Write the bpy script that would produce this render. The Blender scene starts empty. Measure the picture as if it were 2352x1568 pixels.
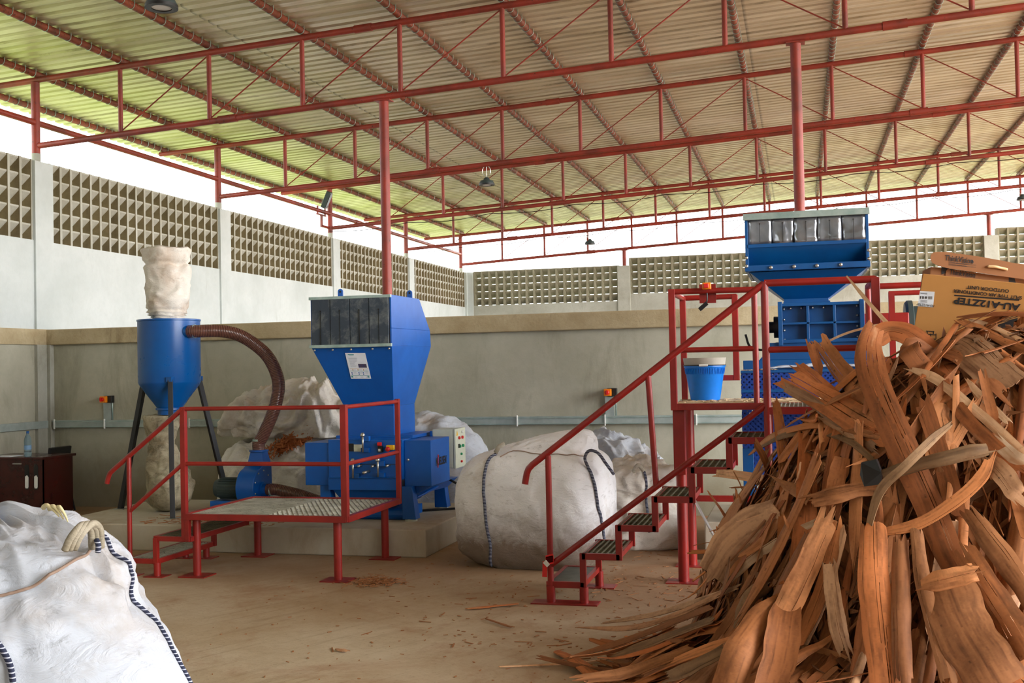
import bpy, bmesh, math, random
from mathutils import Vector, Matrix, noise
PI = math.pi
scene = bpy.context.scene
COL = scene.collection
SKY_MIN, SKY_MAX, SUN_E = 3.5, 6.2, 3.5

# ------------------------------------------------------------------ camera
CAM_H = 1.7
F_PX = 2513.35
cam_r = Vector((0.96678678, 0.25474928, -0.02064276))
cam_u = Vector((0.0255224, -0.01586376, 0.99954837))
cam_f = Vector((-0.25430676, 0.96687701, 0.02183869))
cam_data = bpy.data.cameras.new('camera')
cam_data.sensor_fit = 'HORIZONTAL'
cam_data.sensor_width = 36.0
cam_data.lens = 36.0 * F_PX / 2352.0
cam_data.clip_end = 500
cam = bpy.data.objects.new('camera', cam_data)
COL.objects.link(cam)
M3 = Matrix((cam_r, cam_u, -cam_f)).transposed()
cam.matrix_world = Matrix.Translation((0, 0, CAM_H)) @ M3.to_4x4()
scene.camera = cam

# ------------------------------------------------------------------ colour management
scene.view_settings.view_transform = 'Standard'
scene.view_settings.look = 'None'
scene.view_settings.gamma = 1.0
scene.view_settings.use_curve_mapping = False
scene.view_settings.exposure = 0.75

# ------------------------------------------------------------------ sky
world = bpy.data.worlds.new('sky')
scene.world = world
world.use_nodes = True
wn = world.node_tree.nodes
wl = world.node_tree.links
wn.clear()
w_out = wn.new('ShaderNodeOutputWorld')
w_bg = wn.new('ShaderNodeBackground')
w_tc = wn.new('ShaderNodeTexCoord')
w_dot = wn.new('ShaderNodeVectorMath'); w_dot.operation = 'DOT_PRODUCT'
w_dot.inputs[1].default_value = Vector((0.86, -0.42, 0.28)).normalized()
w_map = wn.new('ShaderNodeMapRange')
w_map.inputs['From Min'].default_value = -0.3
w_map.inputs['From Max'].default_value = 1.0
w_map.inputs['To Min'].default_value = SKY_MIN
w_map.inputs['To Max'].default_value = SKY_MAX
w_bg.inputs['Color'].default_value = (0.97, 0.985, 1.0, 1)
wl.new(w_tc.outputs['Generated'], w_dot.inputs[0])
wl.new(w_dot.outputs['Value'], w_map.inputs['Value'])
wl.new(w_map.outputs['Result'], w_bg.inputs['Strength'])
wl.new(w_bg.outputs['Background'], w_out.inputs['Surface'])
# the low sun behind thin cloud, reaching in under the open right hand side of the roof
sun_d = bpy.data.lights.new('sun', 'SUN')
sun_d.energy = SUN_E
sun_d.angle = math.radians(60)
sun_d.color = (1.0, 0.96, 0.9)
sun_o = bpy.data.objects.new('sun', sun_d)
COL.objects.link(sun_o)
sun_o.rotation_euler = Vector((0.78, -0.5, 0.42)).to_track_quat('Z', 'Y').to_euler()

# ------------------------------------------------------------------ helpers
def ray(px, py):
    return cam_f + cam_r * ((px - 1176) / F_PX) - cam_u * ((py - 784) / F_PX)

def at(px, py, Y=None, Z=None, X=None):
    """world point where the line of sight through a photo pixel meets a plane of the place"""
    d = ray(px, py)
    o = Vector((0, 0, CAM_H))
    if Y is not None: t = Y / d.y
    elif Z is not None: t = (Z - CAM_H) / d.z
    else: t = X / d.x
    return o + d * t

def pix(P):
    v = Vector(P) - Vector((0, 0, CAM_H))
    d = v.dot(cam_f)
    if d < 0.05: return (-1e5, -1e5)
    return (1176 + F_PX * v.dot(cam_r) / d, 784 - F_PX * v.dot(cam_u) / d)

def V(*a): return Vector(a)

class MB:
    def __init__(s):
        s.v = []; s.f = []; s.uv = {}
    def add(s, vs, fs):
        n = len(s.v)
        s.v.extend([Vector(p) for p in vs])
        s.f.extend([tuple(i + n for i in f) for f in fs])
        return s
    def box(s, c, d, m=None):
        c = Vector(c); h = Vector(d) * 0.5
        vs = []
        for x in (-1, 1):
            for y in (-1, 1):
                for z in (-1, 1):
                    p = Vector((x * h.x, y * h.y, z * h.z))
                    if m is not None: p = m @ p
                    vs.append(c + p)
        return s.add(vs, [(0, 1, 3, 2), (4, 6, 7, 5), (0, 4, 5, 1), (2, 3, 7, 6), (0, 2, 6, 4), (1, 5, 7, 3)])
    def lim(s, x0, x1, y0, y1, z0, z1):
        return s.box(((x0 + x1) / 2, (y0 + y1) / 2, (z0 + z1) / 2), (abs(x1 - x0), abs(y1 - y0), abs(z1 - z0)))
    def bar(s, a, b, w, h, up=(0, 0, 1)):
        a = Vector(a); b = Vector(b); t = b - a; L = t.length; t.normalize()
        up = Vector(up)
        if abs(t.dot(up)) > 0.98: up = Vector((0, 1, 0))
        x = t.cross(up).normalized(); z = x.cross(t)
        m = Matrix((x, t, z)).transposed()
        return s.box((a + b) / 2, (w, L, h), m)
    def tube(s, pts, r, n=12, cap=True, radii=None, up=None):
        pts = [Vector(p) for p in pts]; k = len(pts)
        N = None; vs = []
        for i, p in enumerate(pts):
            if i == 0: t = pts[1] - p
            elif i == k - 1: t = p - pts[i - 1]
            else: t = (pts[i + 1] - p).normalized() + (p - pts[i - 1]).normalized()
            t.normalize()
            if N is None:
                a = Vector((0, 0, 1)) if abs(t.z) < 0.9 else Vector((1, 0, 0))
                N = t.cross(a).normalized()
            else:
                N = (N - t * N.dot(t)).normalized()
            B = t.cross(N)
            rr = radii[i] if radii else r
            for j in range(n):
                an = 2 * PI * j / n
                vs.append(p + (N * math.cos(an) + B * math.sin(an)) * rr)
        fs = []
        for i in range(k - 1):
            for j in range(n):
                j2 = (j + 1) % n
                fs.append((i * n + j, i * n + j2, (i + 1) * n + j2, (i + 1) * n + j))
        if cap:
            fs.append(tuple(range(n))[::-1]); fs.append(tuple((k - 1) * n + j for j in range(n)))
        return s.add(vs, fs)
    def lathe(s, prof, c=(0, 0, 0), n=32, axis='Z', cap=True):
        c = Vector(c); vs = []
        for (r, h) in prof:
            for j in range(n):
                a = 2 * PI * j / n
                x, y = r * math.cos(a), r * math.sin(a)
                if axis == 'Z': q = Vector((x, y, h))
                elif axis == 'X': q = Vector((h, x, y))
                else: q = Vector((x, h, y))
                vs.append(c + q)
        k = len(prof); fs = []
        for i in range(k - 1):
            for j in range(n):
                j2 = (j + 1) % n
                fs.append((i * n + j, i * n + j2, (i + 1) * n + j2, (i + 1) * n + j))
        if cap:
            fs.append(tuple(range(n))[::-1]); fs.append(tuple((k - 1) * n + j for j in range(n)))
        return s.add(vs, fs)
    def prism(s, poly, d):
        """closed polygon (list of 3-D points) extruded by vector d"""
        poly = [Vector(p) for p in poly]; d = Vector(d); n = len(poly)
        fs = [tuple(range(n))[::-1], tuple(range(n, 2 * n))]
        for i in range(n):
            j = (i + 1) % n
            fs.append((i, j, n + j, n + i))
        return s.add(poly + [p + d for p in poly], fs)
    def frustum(s, lo, hi):
        """lo, hi: four corners each"""
        return s.add(list(lo) + list(hi), [(3, 2, 1, 0), (4, 5, 6, 7), (0, 1, 5, 4), (1, 2, 6, 5), (2, 3, 7, 6), (3, 0, 4, 7)])
    def build(s, name, mat, parent=None, smooth=False, bevel=0.0, seg=2):
        off = parent.matrix_world.translation if False else Vector((0, 0, 0))
        if parent is not None: off = Vector(parent.get('_o', (0, 0, 0)))
        me = bpy.data.meshes.new(name)
        me.from_pydata([tuple(p - off) for p in s.v], [], s.f)
        me.update()
        bm = bmesh.new(); bm.from_mesh(me)
        bmesh.ops.recalc_face_normals(bm, faces=bm.faces)
        bm.to_mesh(me); bm.free()
        me.materials.append(mat)
        if smooth:
            for p in me.polygons: p.use_smooth = True
            if smooth == 'auto':
                try:
                    me.set_sharp_from_angle(angle=math.radians(38))
                except Exception:
                    pass
        o = bpy.data.objects.new(name, me)
        COL.objects.link(o)
        if parent is not None: o.parent = parent
        o['_o'] = parent['_o'] if parent is not None else (0.0, 0.0, 0.0)
        if bevel > 0:
            b = o.modifiers.new('bevel', 'BEVEL'); b.width = bevel; b.segments = seg
            b.limit_method = 'ANGLE'; b.angle_limit = math.radians(35)
        return o

def thing(name, loc, label, cat, group=None):
    o = bpy.data.objects.new(name, None)
    o.location = loc; o['_o'] = tuple(loc)
    o.empty_display_size = 0.1
    COL.objects.link(o)
    o['label'] = label; o['category'] = cat
    if group: o['group'] = group
    return o

def tag(o, label, cat, group=None, kind=None):
    o['label'] = label; o['category'] = cat
    if group: o['group'] = group
    if kind: o['kind'] = kind
    return o

def struct(o):
    o['kind'] = 'structure'
    return o

# ------------------------------------------------------------------ materials
def srgb(r, g, b):
    def c(x):
        x /= 255.0
        return x / 12.92 if x <= 0.04045 else ((x + 0.055) / 1.055) ** 2.4
    return (c(r), c(g), c(b), 1.0)

class NT:
    def __init__(s, name):
        s.m = bpy.data.materials.new(name); s.m.use_nodes = True
        s.n = s.m.node_tree.nodes; s.l = s.m.node_tree.links
        s.b = s.n['Principled BSDF']; s.out = s.n['Material Output']
        s.tc = s.n.new('ShaderNodeTexCoord'); s._geo = None
    def pos(s):
        if s._geo is None: s._geo = s.n.new('ShaderNodeNewGeometry')
        return s._geo.outputs['Position']
    def mapping(s, vec, scale=(1, 1, 1), rot=(0, 0, 0), loc=(0, 0, 0)):
        m = s.n.new('ShaderNodeMapping'); m.inputs['Scale'].default_value = scale
        m.inputs['Rotation'].default_value = rot; m.inputs['Location'].default_value = loc
        s.l.new(vec, m.inputs['Vector']); return m.outputs['Vector']
    def noise(s, vec, scale=5, detail=4, rough=0.6, dist=0.0):
        t = s.n.new('ShaderNodeTexNoise'); t.inputs['Scale'].default_value = scale
        t.inputs['Detail'].default_value = detail; t.inputs['Roughness'].default_value = rough
        t.inputs['Distortion'].default_value = dist
        s.l.new(vec, t.inputs['Vector']); return t.outputs['Fac']
    def voro(s, vec, scale=5, feature='F1'):
        t = s.n.new('ShaderNodeTexVoronoi'); t.inputs['Scale'].default_value = scale; t.feature = feature
        s.l.new(vec, t.inputs['Vector']); return t.outputs['Distance']
    def wave(s, vec, scale=5, dist=0, direction='X'):
        t = s.n.new('ShaderNodeTexWave'); t.inputs['Scale'].default_value = scale
        t.inputs['Distortion'].default_value = dist; t.bands_direction = direction
        s.l.new(vec, t.inputs['Vector']); return t.outputs['Fac']
    def ramp(s, fac, stops, interp='LINEAR'):
        r = s.n.new('ShaderNodeValToRGB'); cr = r.color_ramp; cr.interpolation = interp
        while len(cr.elements) < len(stops): cr.elements.new(0.5)
        for e, (p, c) in zip(cr.elements, stops):
            e.position = p; e.color = c if len(c) == 4 else (*c, 1)
        s.l.new(fac, r.inputs['Fac']); return r.outputs['Color']
    def step(s, fac, a, b):
        m = s.n.new('ShaderNodeMapRange'); m.inputs['From Min'].default_value = a; m.inputs['From Max'].default_value = b
        m.clamp = True
        s.l.new(fac, m.inputs['Value']); return m.outputs['Result']
    def mix(s, fac, a, b, mode='MIX'):
        x = s.n.new('ShaderNodeMix'); x.data_type = 'RGBA'; x.blend_type = mode
        for sock, v in ((x.inputs['Factor'], fac), (x.inputs['A'], a), (x.inputs['B'], b)):
            pass
        fi = x.inputs[0]; ai = x.inputs[6]; bi = x.inputs[7]
        for sock, v in ((fi, fac), (ai, a), (bi, b)):
            if hasattr(v, 'is_linked') or hasattr(v, 'links'): s.l.new(v, sock)
            else: sock.default_value = v
        return x.outputs[2]
    def math(s, op, a, b=0.0, c=None):
        x = s.n.new('ShaderNodeMath'); x.operation = op
        for i, v in enumerate((a, b) if c is None else (a, b, c)):
            if hasattr(v, 'links'): s.l.new(v, x.inputs[i])
            else: x.inputs[i].default_value = v
        return x.outputs[0]
    def sep(s, vec):
        x = s.n.new('ShaderNodeSeparateXYZ'); s.l.new(vec, x.inputs[0]); return x.outputs
    def comb(s, x, y, z=0.0):
        c = s.n.new('ShaderNodeCombineXYZ')
        for i, v in enumerate((x, y, z)):
            if hasattr(v, 'links'): s.l.new(v, c.inputs[i])
            else: c.inputs[i].default_value = v
        return c.outputs[0]
    def bump(s, h, strength=0.3, dist=0.01, prev=None):
        b = s.n.new('ShaderNodeBump'); b.inputs['Strength'].default_value = strength
        b.inputs['Distance'].default_value = dist
        s.l.new(h, b.inputs['Height'])
        if prev is not None: s.l.new(prev, b.inputs['Normal'])
        return b.outputs['Normal']
    def set(s, color=None, rough=None, metal=None, normal=None, spec=None):
        for k, v in (('Base Color', color), ('Roughness', rough), ('Metallic', metal), ('Normal', normal), ('Specular IOR Level', spec)):
            if v is None: continue
            if hasattr(v, 'links'): s.l.new(v, s.b.inputs[k])
            else: s.b.inputs[k].default_value = v
        return s.m

def paint(name, c, c2=None, rough=0.42, scale=3.0, chips=None, chip_amt=0.72, metal=0.0, bump=0.1, spec=0.5):
    t = NT(name); P = t.pos()
    n = t.noise(P, scale, 5, 0.6)
    c2 = c2 or tuple(x * 0.75 for x in c[:3]) + (1,)
    col = t.mix(t.step(n, 0.35, 0.7), c, c2)
    if chips:
        k = t.noise(P, 28, 6, 0.7)
        col = t.mix(t.step(k, chip_amt, chip_amt + 0.05), col, chips)
    r = t.math('MULTIPLY_ADD', n, 0.2, rough - 0.1)
    return t.set(col, r, metal, t.bump(t.noise(P, 90, 3), bump, 0.002), spec)

def plain(name, c, rough=0.5, metal=0.0, spec=0.5):
    t = NT(name)
    n = t.noise(t.pos(), 14, 4)
    col = t.mix(n, tuple(x * 1.1 for x in c[:3]) + (1,), tuple(x * 0.82 for x in c[:3]) + (1,))
    return t.set(col, rough, metal, None, spec)

def concrete(name, c, dark, stain=None, scale=1.2, st_lo=0.5, st_hi=0.75, bump=0.25, low=None):
    t = NT(name); P = t.pos()
    n1 = t.noise(P, scale, 6, 0.65); n2 = t.noise(P, scale * 14, 5, 0.7)
    col = t.mix(t.step(n1, 0.3, 0.72), c, dark)
    col = t.mix(t.math('MULTIPLY', t.step(n2, 0.45, 0.8), 0.35), col, dark)
    if stain:
        ps = t.mapping(P, (2.2, 2.2, 0.7))
        n3 = t.noise(ps, 1.1, 7, 0.7, 0.4)
        col = t.mix(t.math('MULTIPLY', t.step(n3, st_lo, st_hi), 0.75), col, stain)
    if low:  # dust and damp creeping up from the ground
        z = t.sep(P)[2]
        h = t.math('ADD', z, t.math('MULTIPLY', n1, -0.5))
        col = t.mix(t.math('MULTIPLY', t.step(h, low[1], low[0]), 0.7), col, low[2])
    nb = t.bump(n2, bump, 0.01)
    return t.set(col, 0.88, 0, nb, 0.25)

RED = paint('red_paint', srgb(152, 34, 28), srgb(124, 25, 22), 0.38, 4, srgb(190, 150, 140), 0.76)
ROOFRED = paint('roof_red_oxide', srgb(150, 52, 38), srgb(104, 42, 30), 0.5, 2.5, srgb(60, 38, 30), 0.62)
PURLIN = paint('rusty_purlin', srgb(136, 62, 38), srgb(72, 38, 24), 0.6, 3.5, srgb(36, 24, 18), 0.58)
BLUE = paint('machine_blue', srgb(0, 92, 184), srgb(0, 78, 162), 0.36, 2.0, srgb(30, 120, 200), 0.82)
BLUE2 = paint('cyclone_blue', srgb(0, 88, 164), srgb(0, 74, 146), 0.3, 2.0)
BLUE3 = paint('shredder_blue', srgb(2, 80, 144), srgb(2, 66, 124), 0.4, 3.0, srgb(90, 130, 180), 0.84)
BUCKET = plain('bucket_blue', srgb(12, 122, 226), 0.35)
BLACKLEG = paint('black_paint', srgb(30, 34, 40), srgb(20, 22, 27), 0.4, 4)
STEEL = plain('bare_steel', srgb(200, 200, 195), 0.3, 0.9)
GALV = paint('galvanised', srgb(178, 196, 192), srgb(140, 165, 162), 0.4, 8, metal=0.55)
BLACK = plain('black_plastic', srgb(22, 22, 24), 0.45)
YELLOW = plain('yellow_plastic', srgb(240, 190, 30), 0.4)
ORANGE = plain('orange_plastic', srgb(245, 140, 20), 0.4)
REDPL = plain('red_plastic', srgb(215, 30, 28), 0.35)
GREENPL = plain('green_plastic', srgb(20, 150, 100), 0.35)
WHITEPL = plain('white_plastic', srgb(235, 238, 235), 0.5)
PAPER = plain('paper_white', srgb(232, 238, 248), 0.7)
CABGREY = plain('cabinet_grey', srgb(208, 214, 196), 0.45)
MOTOR = plain('motor_grey', srgb(52, 66, 66), 0.5)
WOODDARK = paint('mahogany', srgb(66, 20, 18), srgb(44, 12, 12), 0.25, 6)
INK = plain('black_ink', srgb(34, 30, 32), 0.7)
# special materials
def mat_bag(name, base=srgb(190, 197, 208), dirt=srgb(150, 128, 98), soot=srgb(70, 66, 62), amt=0.62, low=None, weave=220):
    t = NT(name); P = t.pos()
    n1 = t.noise(P, 2.2, 6, 0.65, 0.3); n2 = t.noise(P, 9, 6, 0.75, 0.6)
    col = t.mix(t.step(n1, amt - 0.12, amt + 0.2), base, dirt)
    n4 = t.noise(t.mapping(P, (3, 3, 9), (.5, .4, 0)), 2.4, 8, .8, .4)
    col = t.mix(t.math('MULTIPLY', t.step(n4, .57, .7), .5), col, soot)
    sm = t.math('MULTIPLY', t.step(n2, amt, amt + 0.16), 0.55)
    col = t.mix(sm, col, soot)
    if low:
        z = t.sep(P)[2]
        h = t.math('ADD', z, t.math('MULTIPLY', n2, -0.35))
        col = t.mix(t.math('MULTIPLY', t.step(h, low[0], low[1]), 0.85), col, low[2])
    cr = t.noise(t.mapping(P, (1, 1, 2.2)), 7, 8, 0.62, 1.2)
    ridge = t.math('ABSOLUTE', t.math('SUBTRACT', cr, 0.5))
    nb = t.bump(ridge, 0.5, 0.03)
    z0 = t.sep(P)
    wv = t.math('MULTIPLY', t.wave(P, weave / 6.28, 0.6, 'Z'), 1.0)
    nb = t.bump(wv, 0.06, 0.002, nb)
    m = t.set(col, 0.62, 0, nb, 0.3)
    t.b.inputs['Subsurface Weight'].default_value = 0.0
    return m
BAG = mat_bag('bag_weave_white', low=None)
BAG_MID = mat_bag('bag_weave_soiled', srgb(246, 249, 254), srgb(186, 172, 150), amt=0.72, low=(0.36, 0.02, srgb(104, 78, 50)))
BAG_PILE = mat_bag('bag_weave_dusty', srgb(236, 232, 224), srgb(176, 158, 130), amt=0.6)
SACK = mat_bag('sack_weave_mouldy', srgb(196, 188, 164), srgb(120, 106, 80), srgb(62, 58, 44), amt=0.48)
FILTER = mat_bag('filter_cloth', srgb(224, 218, 208), srgb(176, 140, 104), srgb(150, 120, 96), amt=0.6)

def mat_stitch():
    t = NT('stitched_piping'); P = t.pos()
    w = t.wave(t.mapping(P, (.4, .4, 1)), 26, 0.6, 'Z')
    col = t.mix(t.step(w, 0.78, 0.95), srgb(34, 40, 66), srgb(190, 195, 210))
    return t.set(col, 0.8, 0)
STITCH = mat_stitch()

def mat_roof():
    t = NT('roof_sheet'); P = t.pos()
    xyz = t.sep(P)
    n = t.noise(t.mapping(P, (0.5, 1.4, 1)), 0.9, 6, 0.65)
    n2 = t.noise(t.mapping(P, (0.6, 5, 1)), 1.6, 6, 0.75, 0.5)
    col = t.mix(t.step(n, 0.35, 0.7), srgb(216, 209, 192), srgb(184, 172, 146))
    gr = t.step(xyz[0], -4.5, -9.5)   # green reflected from the grass outside, painted in towards the left eaves
    col = t.mix(t.math('MULTIPLY', gr, t.step(n, 0.2, 0.75)), col, srgb(184, 188, 128))
    col = t.mix(t.math('MULTIPLY', t.step(n2, 0.55, 0.72), 0.7), col, srgb(96, 82, 56))
    n5 = t.noise(t.mapping(P, (0.25, 9, 1)), 1.0, 5, 0.7)
    col = t.mix(t.math('MULTIPLY', t.step(n5, 0.5, 0.7), 0.4), col, srgb(120, 104, 76))
    # end laps of the sheets
    lap = t.math('FRACT', t.math('MULTIPLY', t.math('ADD', xyz[0], 0.6), 1 / 6.1))
    col = t.mix(t.math('MULTIPLY', t.step(lap, 0.008, 0.002), 0.5), col, srgb(60, 52, 40))
    r = t.math('MULTIPLY_ADD', n2, 0.25, 0.26)
    m = t.set(col, r, 0.35, t.bump(t.noise(P, 3, 3), 0.12, 0.05), 0.5)
    return m
ROOF = mat_roof()

def mat_floor():
    t = NT('dusty_floor'); P = t.pos()
    n1 = t.noise(P, 0.5, 7, 0.62, 0.3); n2 = t.noise(P, 4, 8, 0.72); n3 = t.noise(P, 34, 5, 0.75)
    col = t.mix(t.step(n1, 0.36, 0.64), srgb(216, 204, 180), srgb(188, 168, 138))
    col = t.mix(t.math('MULTIPLY', t.step(n2, 0.45, 0.75), 0.5), col, srgb(166, 142, 110))
    pr = t.mapping(P, (1, 1, 1), (0, 0, math.radians(-62)))
    w = t.noise(t.mapping(pr, (0.35, 7, 1)), 2.0, 6, 0.7, 0.3)
    msk = t.step(t.noise(P, .45, 3, .5), .42, .6)
    col = t.mix(t.math('MULTIPLY', t.math('MULTIPLY', t.step(w, 0.52, 0.68), 0.3), msk), col, srgb(126, 92, 58))
    rd = t.step(t.noise(P, 1.1, 7, 0.72, 0.6), 0.52, 0.74)
    col = t.mix(t.math('MULTIPLY', rd, 0.6), col, srgb(152, 96, 58))
    # trodden bark dust between the machines and under the stairs
    xyz = t.sep(P)
    far = t.step(t.math('ADD', xyz[1], t.math('MULTIPLY', n1, 1.6)), 7.2, 9.4)
    col = t.mix(t.math('MULTIPLY', far, 0.6), col, srgb(140, 98, 60))
    right = t.step(t.math('ADD', xyz[0], t.math('MULTIPLY', n1, 1.6)), -1.6, .4)
    col = t.mix(t.math('MULTIPLY', right, 0.6), col, srgb(132, 88, 54))
    col = t.mix(t.math('MULTIPLY', t.step(n3, 0.56, 0.72), 0.4), col, srgb(96, 66, 42))
    nb = t.bump(n2, 0.25, 0.02); nb = t.bump(n3, 0.3, 0.006, nb)
    return t.set(col, 0.86, 0, nb, 0.25)
FLOOR = mat_floor()

WALLW = concrete('whitewashed_wall', srgb(214, 220, 220), srgb(188, 196, 194), srgb(158, 164, 158), 0.8, 0.6, 0.82, 0.15)
WALLG = concrete('grey_render', srgb(192, 190, 174), srgb(162, 161, 144), srgb(126, 124, 104), 0.9, 0.5, 0.8, 0.25, (0.0, 0.55, srgb(120, 108, 82)))
LEDGE = concrete('ledge_concrete', srgb(194, 180, 148), srgb(164, 146, 112), srgb(98, 80, 54), 2.2, 0.55, 0.72, 0.6)
PILA = concrete('pilaster_concrete', srgb(186, 188, 180), srgb(160, 160, 148), srgb(130, 126, 108), 1.6, 0.55, 0.8, 0.4)
VENTFAR = concrete('vent_block_far', srgb(158, 154, 136), srgb(132, 128, 108), srgb(100, 94, 70), 1.8, 0.52, 0.8, 0.3)
VENTDARK = concrete('vent_fin_dark', srgb(136, 122, 92), srgb(106, 94, 68), srgb(76, 66, 46), 2.5, 0.5, 0.75, 0.3)
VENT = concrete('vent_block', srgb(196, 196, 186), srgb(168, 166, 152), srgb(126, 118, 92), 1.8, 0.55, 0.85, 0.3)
SLAB = concrete('plinth_concrete', srgb(198, 192, 176), srgb(174, 164, 142), srgb(152, 122, 88), 1.1, 0.52, 0.8, 0.3)
GRASS = concrete('grass_ground', srgb(138, 146, 98), srgb(118, 128, 84), srgb(150, 148, 112), 0.3, 0.5, 0.8, 0.4)

def mat_bark(name, stops, streak=srgb(112, 66, 36), stain=srgb(74, 44, 26), lite=srgb(224, 172, 128), grime=srgb(132, 92, 58)):
    t = NT(name)
    uvn = t.n.new('ShaderNodeUVMap'); uvn.uv_map = 'UVMap'
    x = t.sep(uvn.outputs['UV'])
    cell = t.math('FLOOR', t.math('MULTIPLY', x[0], 0.1))
    def rnd(k):
        w = t.n.new('ShaderNodeTexWhiteNoise'); w.noise_dimensions = '1D'
        t.l.new(t.math('ADD', cell, k), w.inputs['W']); return w.outputs['Value']
    r1, r2, r3 = rnd(0.0), rnd(.37), rnd(.71)
    base = t.ramp(r1, stops)
    def uv(a, b): return t.comb(t.math('MULTIPLY', x[0], a), t.math('MULTIPLY', x[1], b), 0.0)
    g1 = t.noise(uv(60.0, 2.2), 1.0, 7, 0.75, 0.4)     # fine fibres
    g2 = t.noise(uv(16.0, 1.3), 1.0, 6, 0.7, 0.3)      # broad streaks
    pn = t.noise(uv(5.0, 3.4), 1.3, 7, 0.72, 0.5)      # blotches
    base = t.mix(t.math('MULTIPLY', t.step(g2, .38, .3), .6), base, lite)
    base = t.mix(t.math('MULTIPLY', t.step(g2, .49, .64), .75), base, streak)
    base = t.mix(t.math('MULTIPLY', t.step(g1, .5, .66), .65), base, streak)
    dirty = t.step(r2, .35, 1.0)
    base = t.mix(t.math('MULTIPLY', t.step(pn, .5, .68), t.math('MULTIPLY_ADD', dirty, .5, .1)), base, grime)
    base = t.mix(t.math('MULTIPLY', t.step(pn, .66, .76), .7), base, stain)
    sp = t.noise(uv(90.0, 26.0), 1.0, 3, 0.6)
    base = t.mix(t.math('MULTIPLY', t.step(sp, .68, .75), .65), base, stain)
    hs = t.n.new('ShaderNodeHueSaturation')
    t.l.new(t.math('MULTIPLY_ADD', r3, .6, .55), hs.inputs['Value']); t.l.new(base, hs.inputs['Color'])
    hh = t.math('ADD', g1, t.math('MULTIPLY', g2, .8))
    nb = t.bump(hh, 0.7, 0.006)
    nb = t.bump(pn, 0.3, 0.012, nb)
    return t.set(hs.outputs['Color'], 0.66, 0, nb, 0.3)
BARK = mat_bark('peeled_bark', [(0.0, srgb(216, 148, 98)), (0.3, srgb(206, 134, 82)), (0.55, srgb(194, 118, 68)), (0.72, srgb(182, 106, 60)), (0.86, srgb(172, 114, 74)), (0.95, srgb(230, 182, 140)), (1.0, srgb(222, 172, 132))])
BARK_SHADED = mat_bark('packed_bark_shaded', [(0.0, srgb(190, 130, 84)), (0.4, srgb(174, 112, 68)), (0.7, srgb(150, 96, 58)), (1.0, srgb(132, 96, 66))])  # scraps coloured darker to paint in the shadow of the heap's gaps
BARK_PALE = mat_bark('pale_splinter', [(0.0, srgb(240, 202, 162)), (0.5, srgb(234, 188, 144)), (1.0, srgb(244, 214, 180))], srgb(196, 140, 92), srgb(130, 84, 50), srgb(250, 226, 196), srgb(190, 150, 112))
BARK_GREY = mat_bark('weathered_bark', [(0.0, srgb(150, 114, 80)), (0.5, srgb(132, 102, 72)), (1.0, srgb(160, 126, 92))], srgb(86, 62, 42))
CHIP = plain('wood_chips', srgb(190, 110, 60), 0.7)
DEBRIS = plain('floor_debris', srgb(168, 112, 68), 0.8)

def mat_perf():
    t = NT('perforated_blue'); P = t.pos(); x = t.sep(P)
    k = 1 / 0.022
    u = t.math('MULTIPLY', t.math('ADD', x[0], x[1]), k)
    v = t.math('MULTIPLY', x[2], k)
    a = t.math('ADD', u, v); b = t.math('SUBTRACT', u, v)
    fa = t.math('SUBTRACT', t.math('FRACT', t.math('MULTIPLY', a, 0.5)), 0.5)
    fb = t.math('SUBTRACT', t.math('FRACT', t.math('MULTIPLY', b, 0.5)), 0.5)
    d = t.math('SQRT', t.math('ADD', t.math('MULTIPLY', fa, fa), t.math('MULTIPLY', fb, fb)))
    hole = t.step(d, 0.27, 0.25)
    t.set(t.mix(t.noise(P, 4, 4), srgb(18, 62, 150), srgb(12, 48, 124)), 0.4, 0)
    tr = t.n.new('ShaderNodeBsdfTransparent'); mx = t.n.new('ShaderNodeMixShader')
    t.l.new(hole, mx.inputs[0]); t.l.new(t.b.outputs[0], mx.inputs[1]); t.l.new(tr.outputs[0], mx.inputs[2])
    t.l.new(mx.outputs[0], t.out.inputs['Surface'])
    return t.m
PERF = mat_perf()

def mat_hose():
    t = NT('ribbed_hose'); 
    uvn = t.n.new('ShaderNodeUVMap'); uvn.uv_map = 'UVMap'
    x = t.sep(uvn.outputs['UV'])
    f = t.math('SINE', t.math('MULTIPLY', x[1], 2 * PI / 0.016))
    col = t.mix(t.step(f, -1, 1), srgb(74, 46, 42), srgb(122, 80, 68))
    m = t.set(col, 0.25, 0, t.bump(f, 0.3, 0.004), 0.6)
    return m
HOSE = mat_hose()

def mat_rubber():
    t = NT('rubber_flap'); P = t.pos()
    n = t.noise(P, 6, 7, 0.7, 0.3)
    col = t.mix(t.step(n, 0.45, 0.75), srgb(52, 62, 74), srgb(122, 128, 128))
    return t.set(col, 0.6, 0, t.bump(n, 0.1, 0.004), 0.4)
RUBBER = mat_rubber()
def mat_strip():
    t = NT('glossy_strip'); P = t.pos()
    n = t.noise(P, 5, 4, 0.5, 0.6)
    col = t.mix(n, srgb(84, 88, 98), srgb(168, 172, 180))
    return t.set(col, 0.16, 0.6, t.bump(t.noise(P, 3.5, 2, 0.5, 0.8), 0.5, 0.06), 0.7)
STRIP = mat_strip()
def mat_card(name, c):
    t = NT(name); P = t.pos()
    n = t.noise(P, 3, 4); n2 = t.noise(P, 120, 2)
    col = t.mix(t.step(n, 0.3, 0.75), c, tuple(v * 0.86 for v in c[:3]) + (1,))
    return t.set(col, 0.72, 0, t.bump(n2, 0.06, 0.002), 0.25)
CARD = mat_card('carton_board', srgb(200, 144, 82))
CARD2 = mat_card('carton_board_brown', srgb(142, 96, 62))
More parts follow.
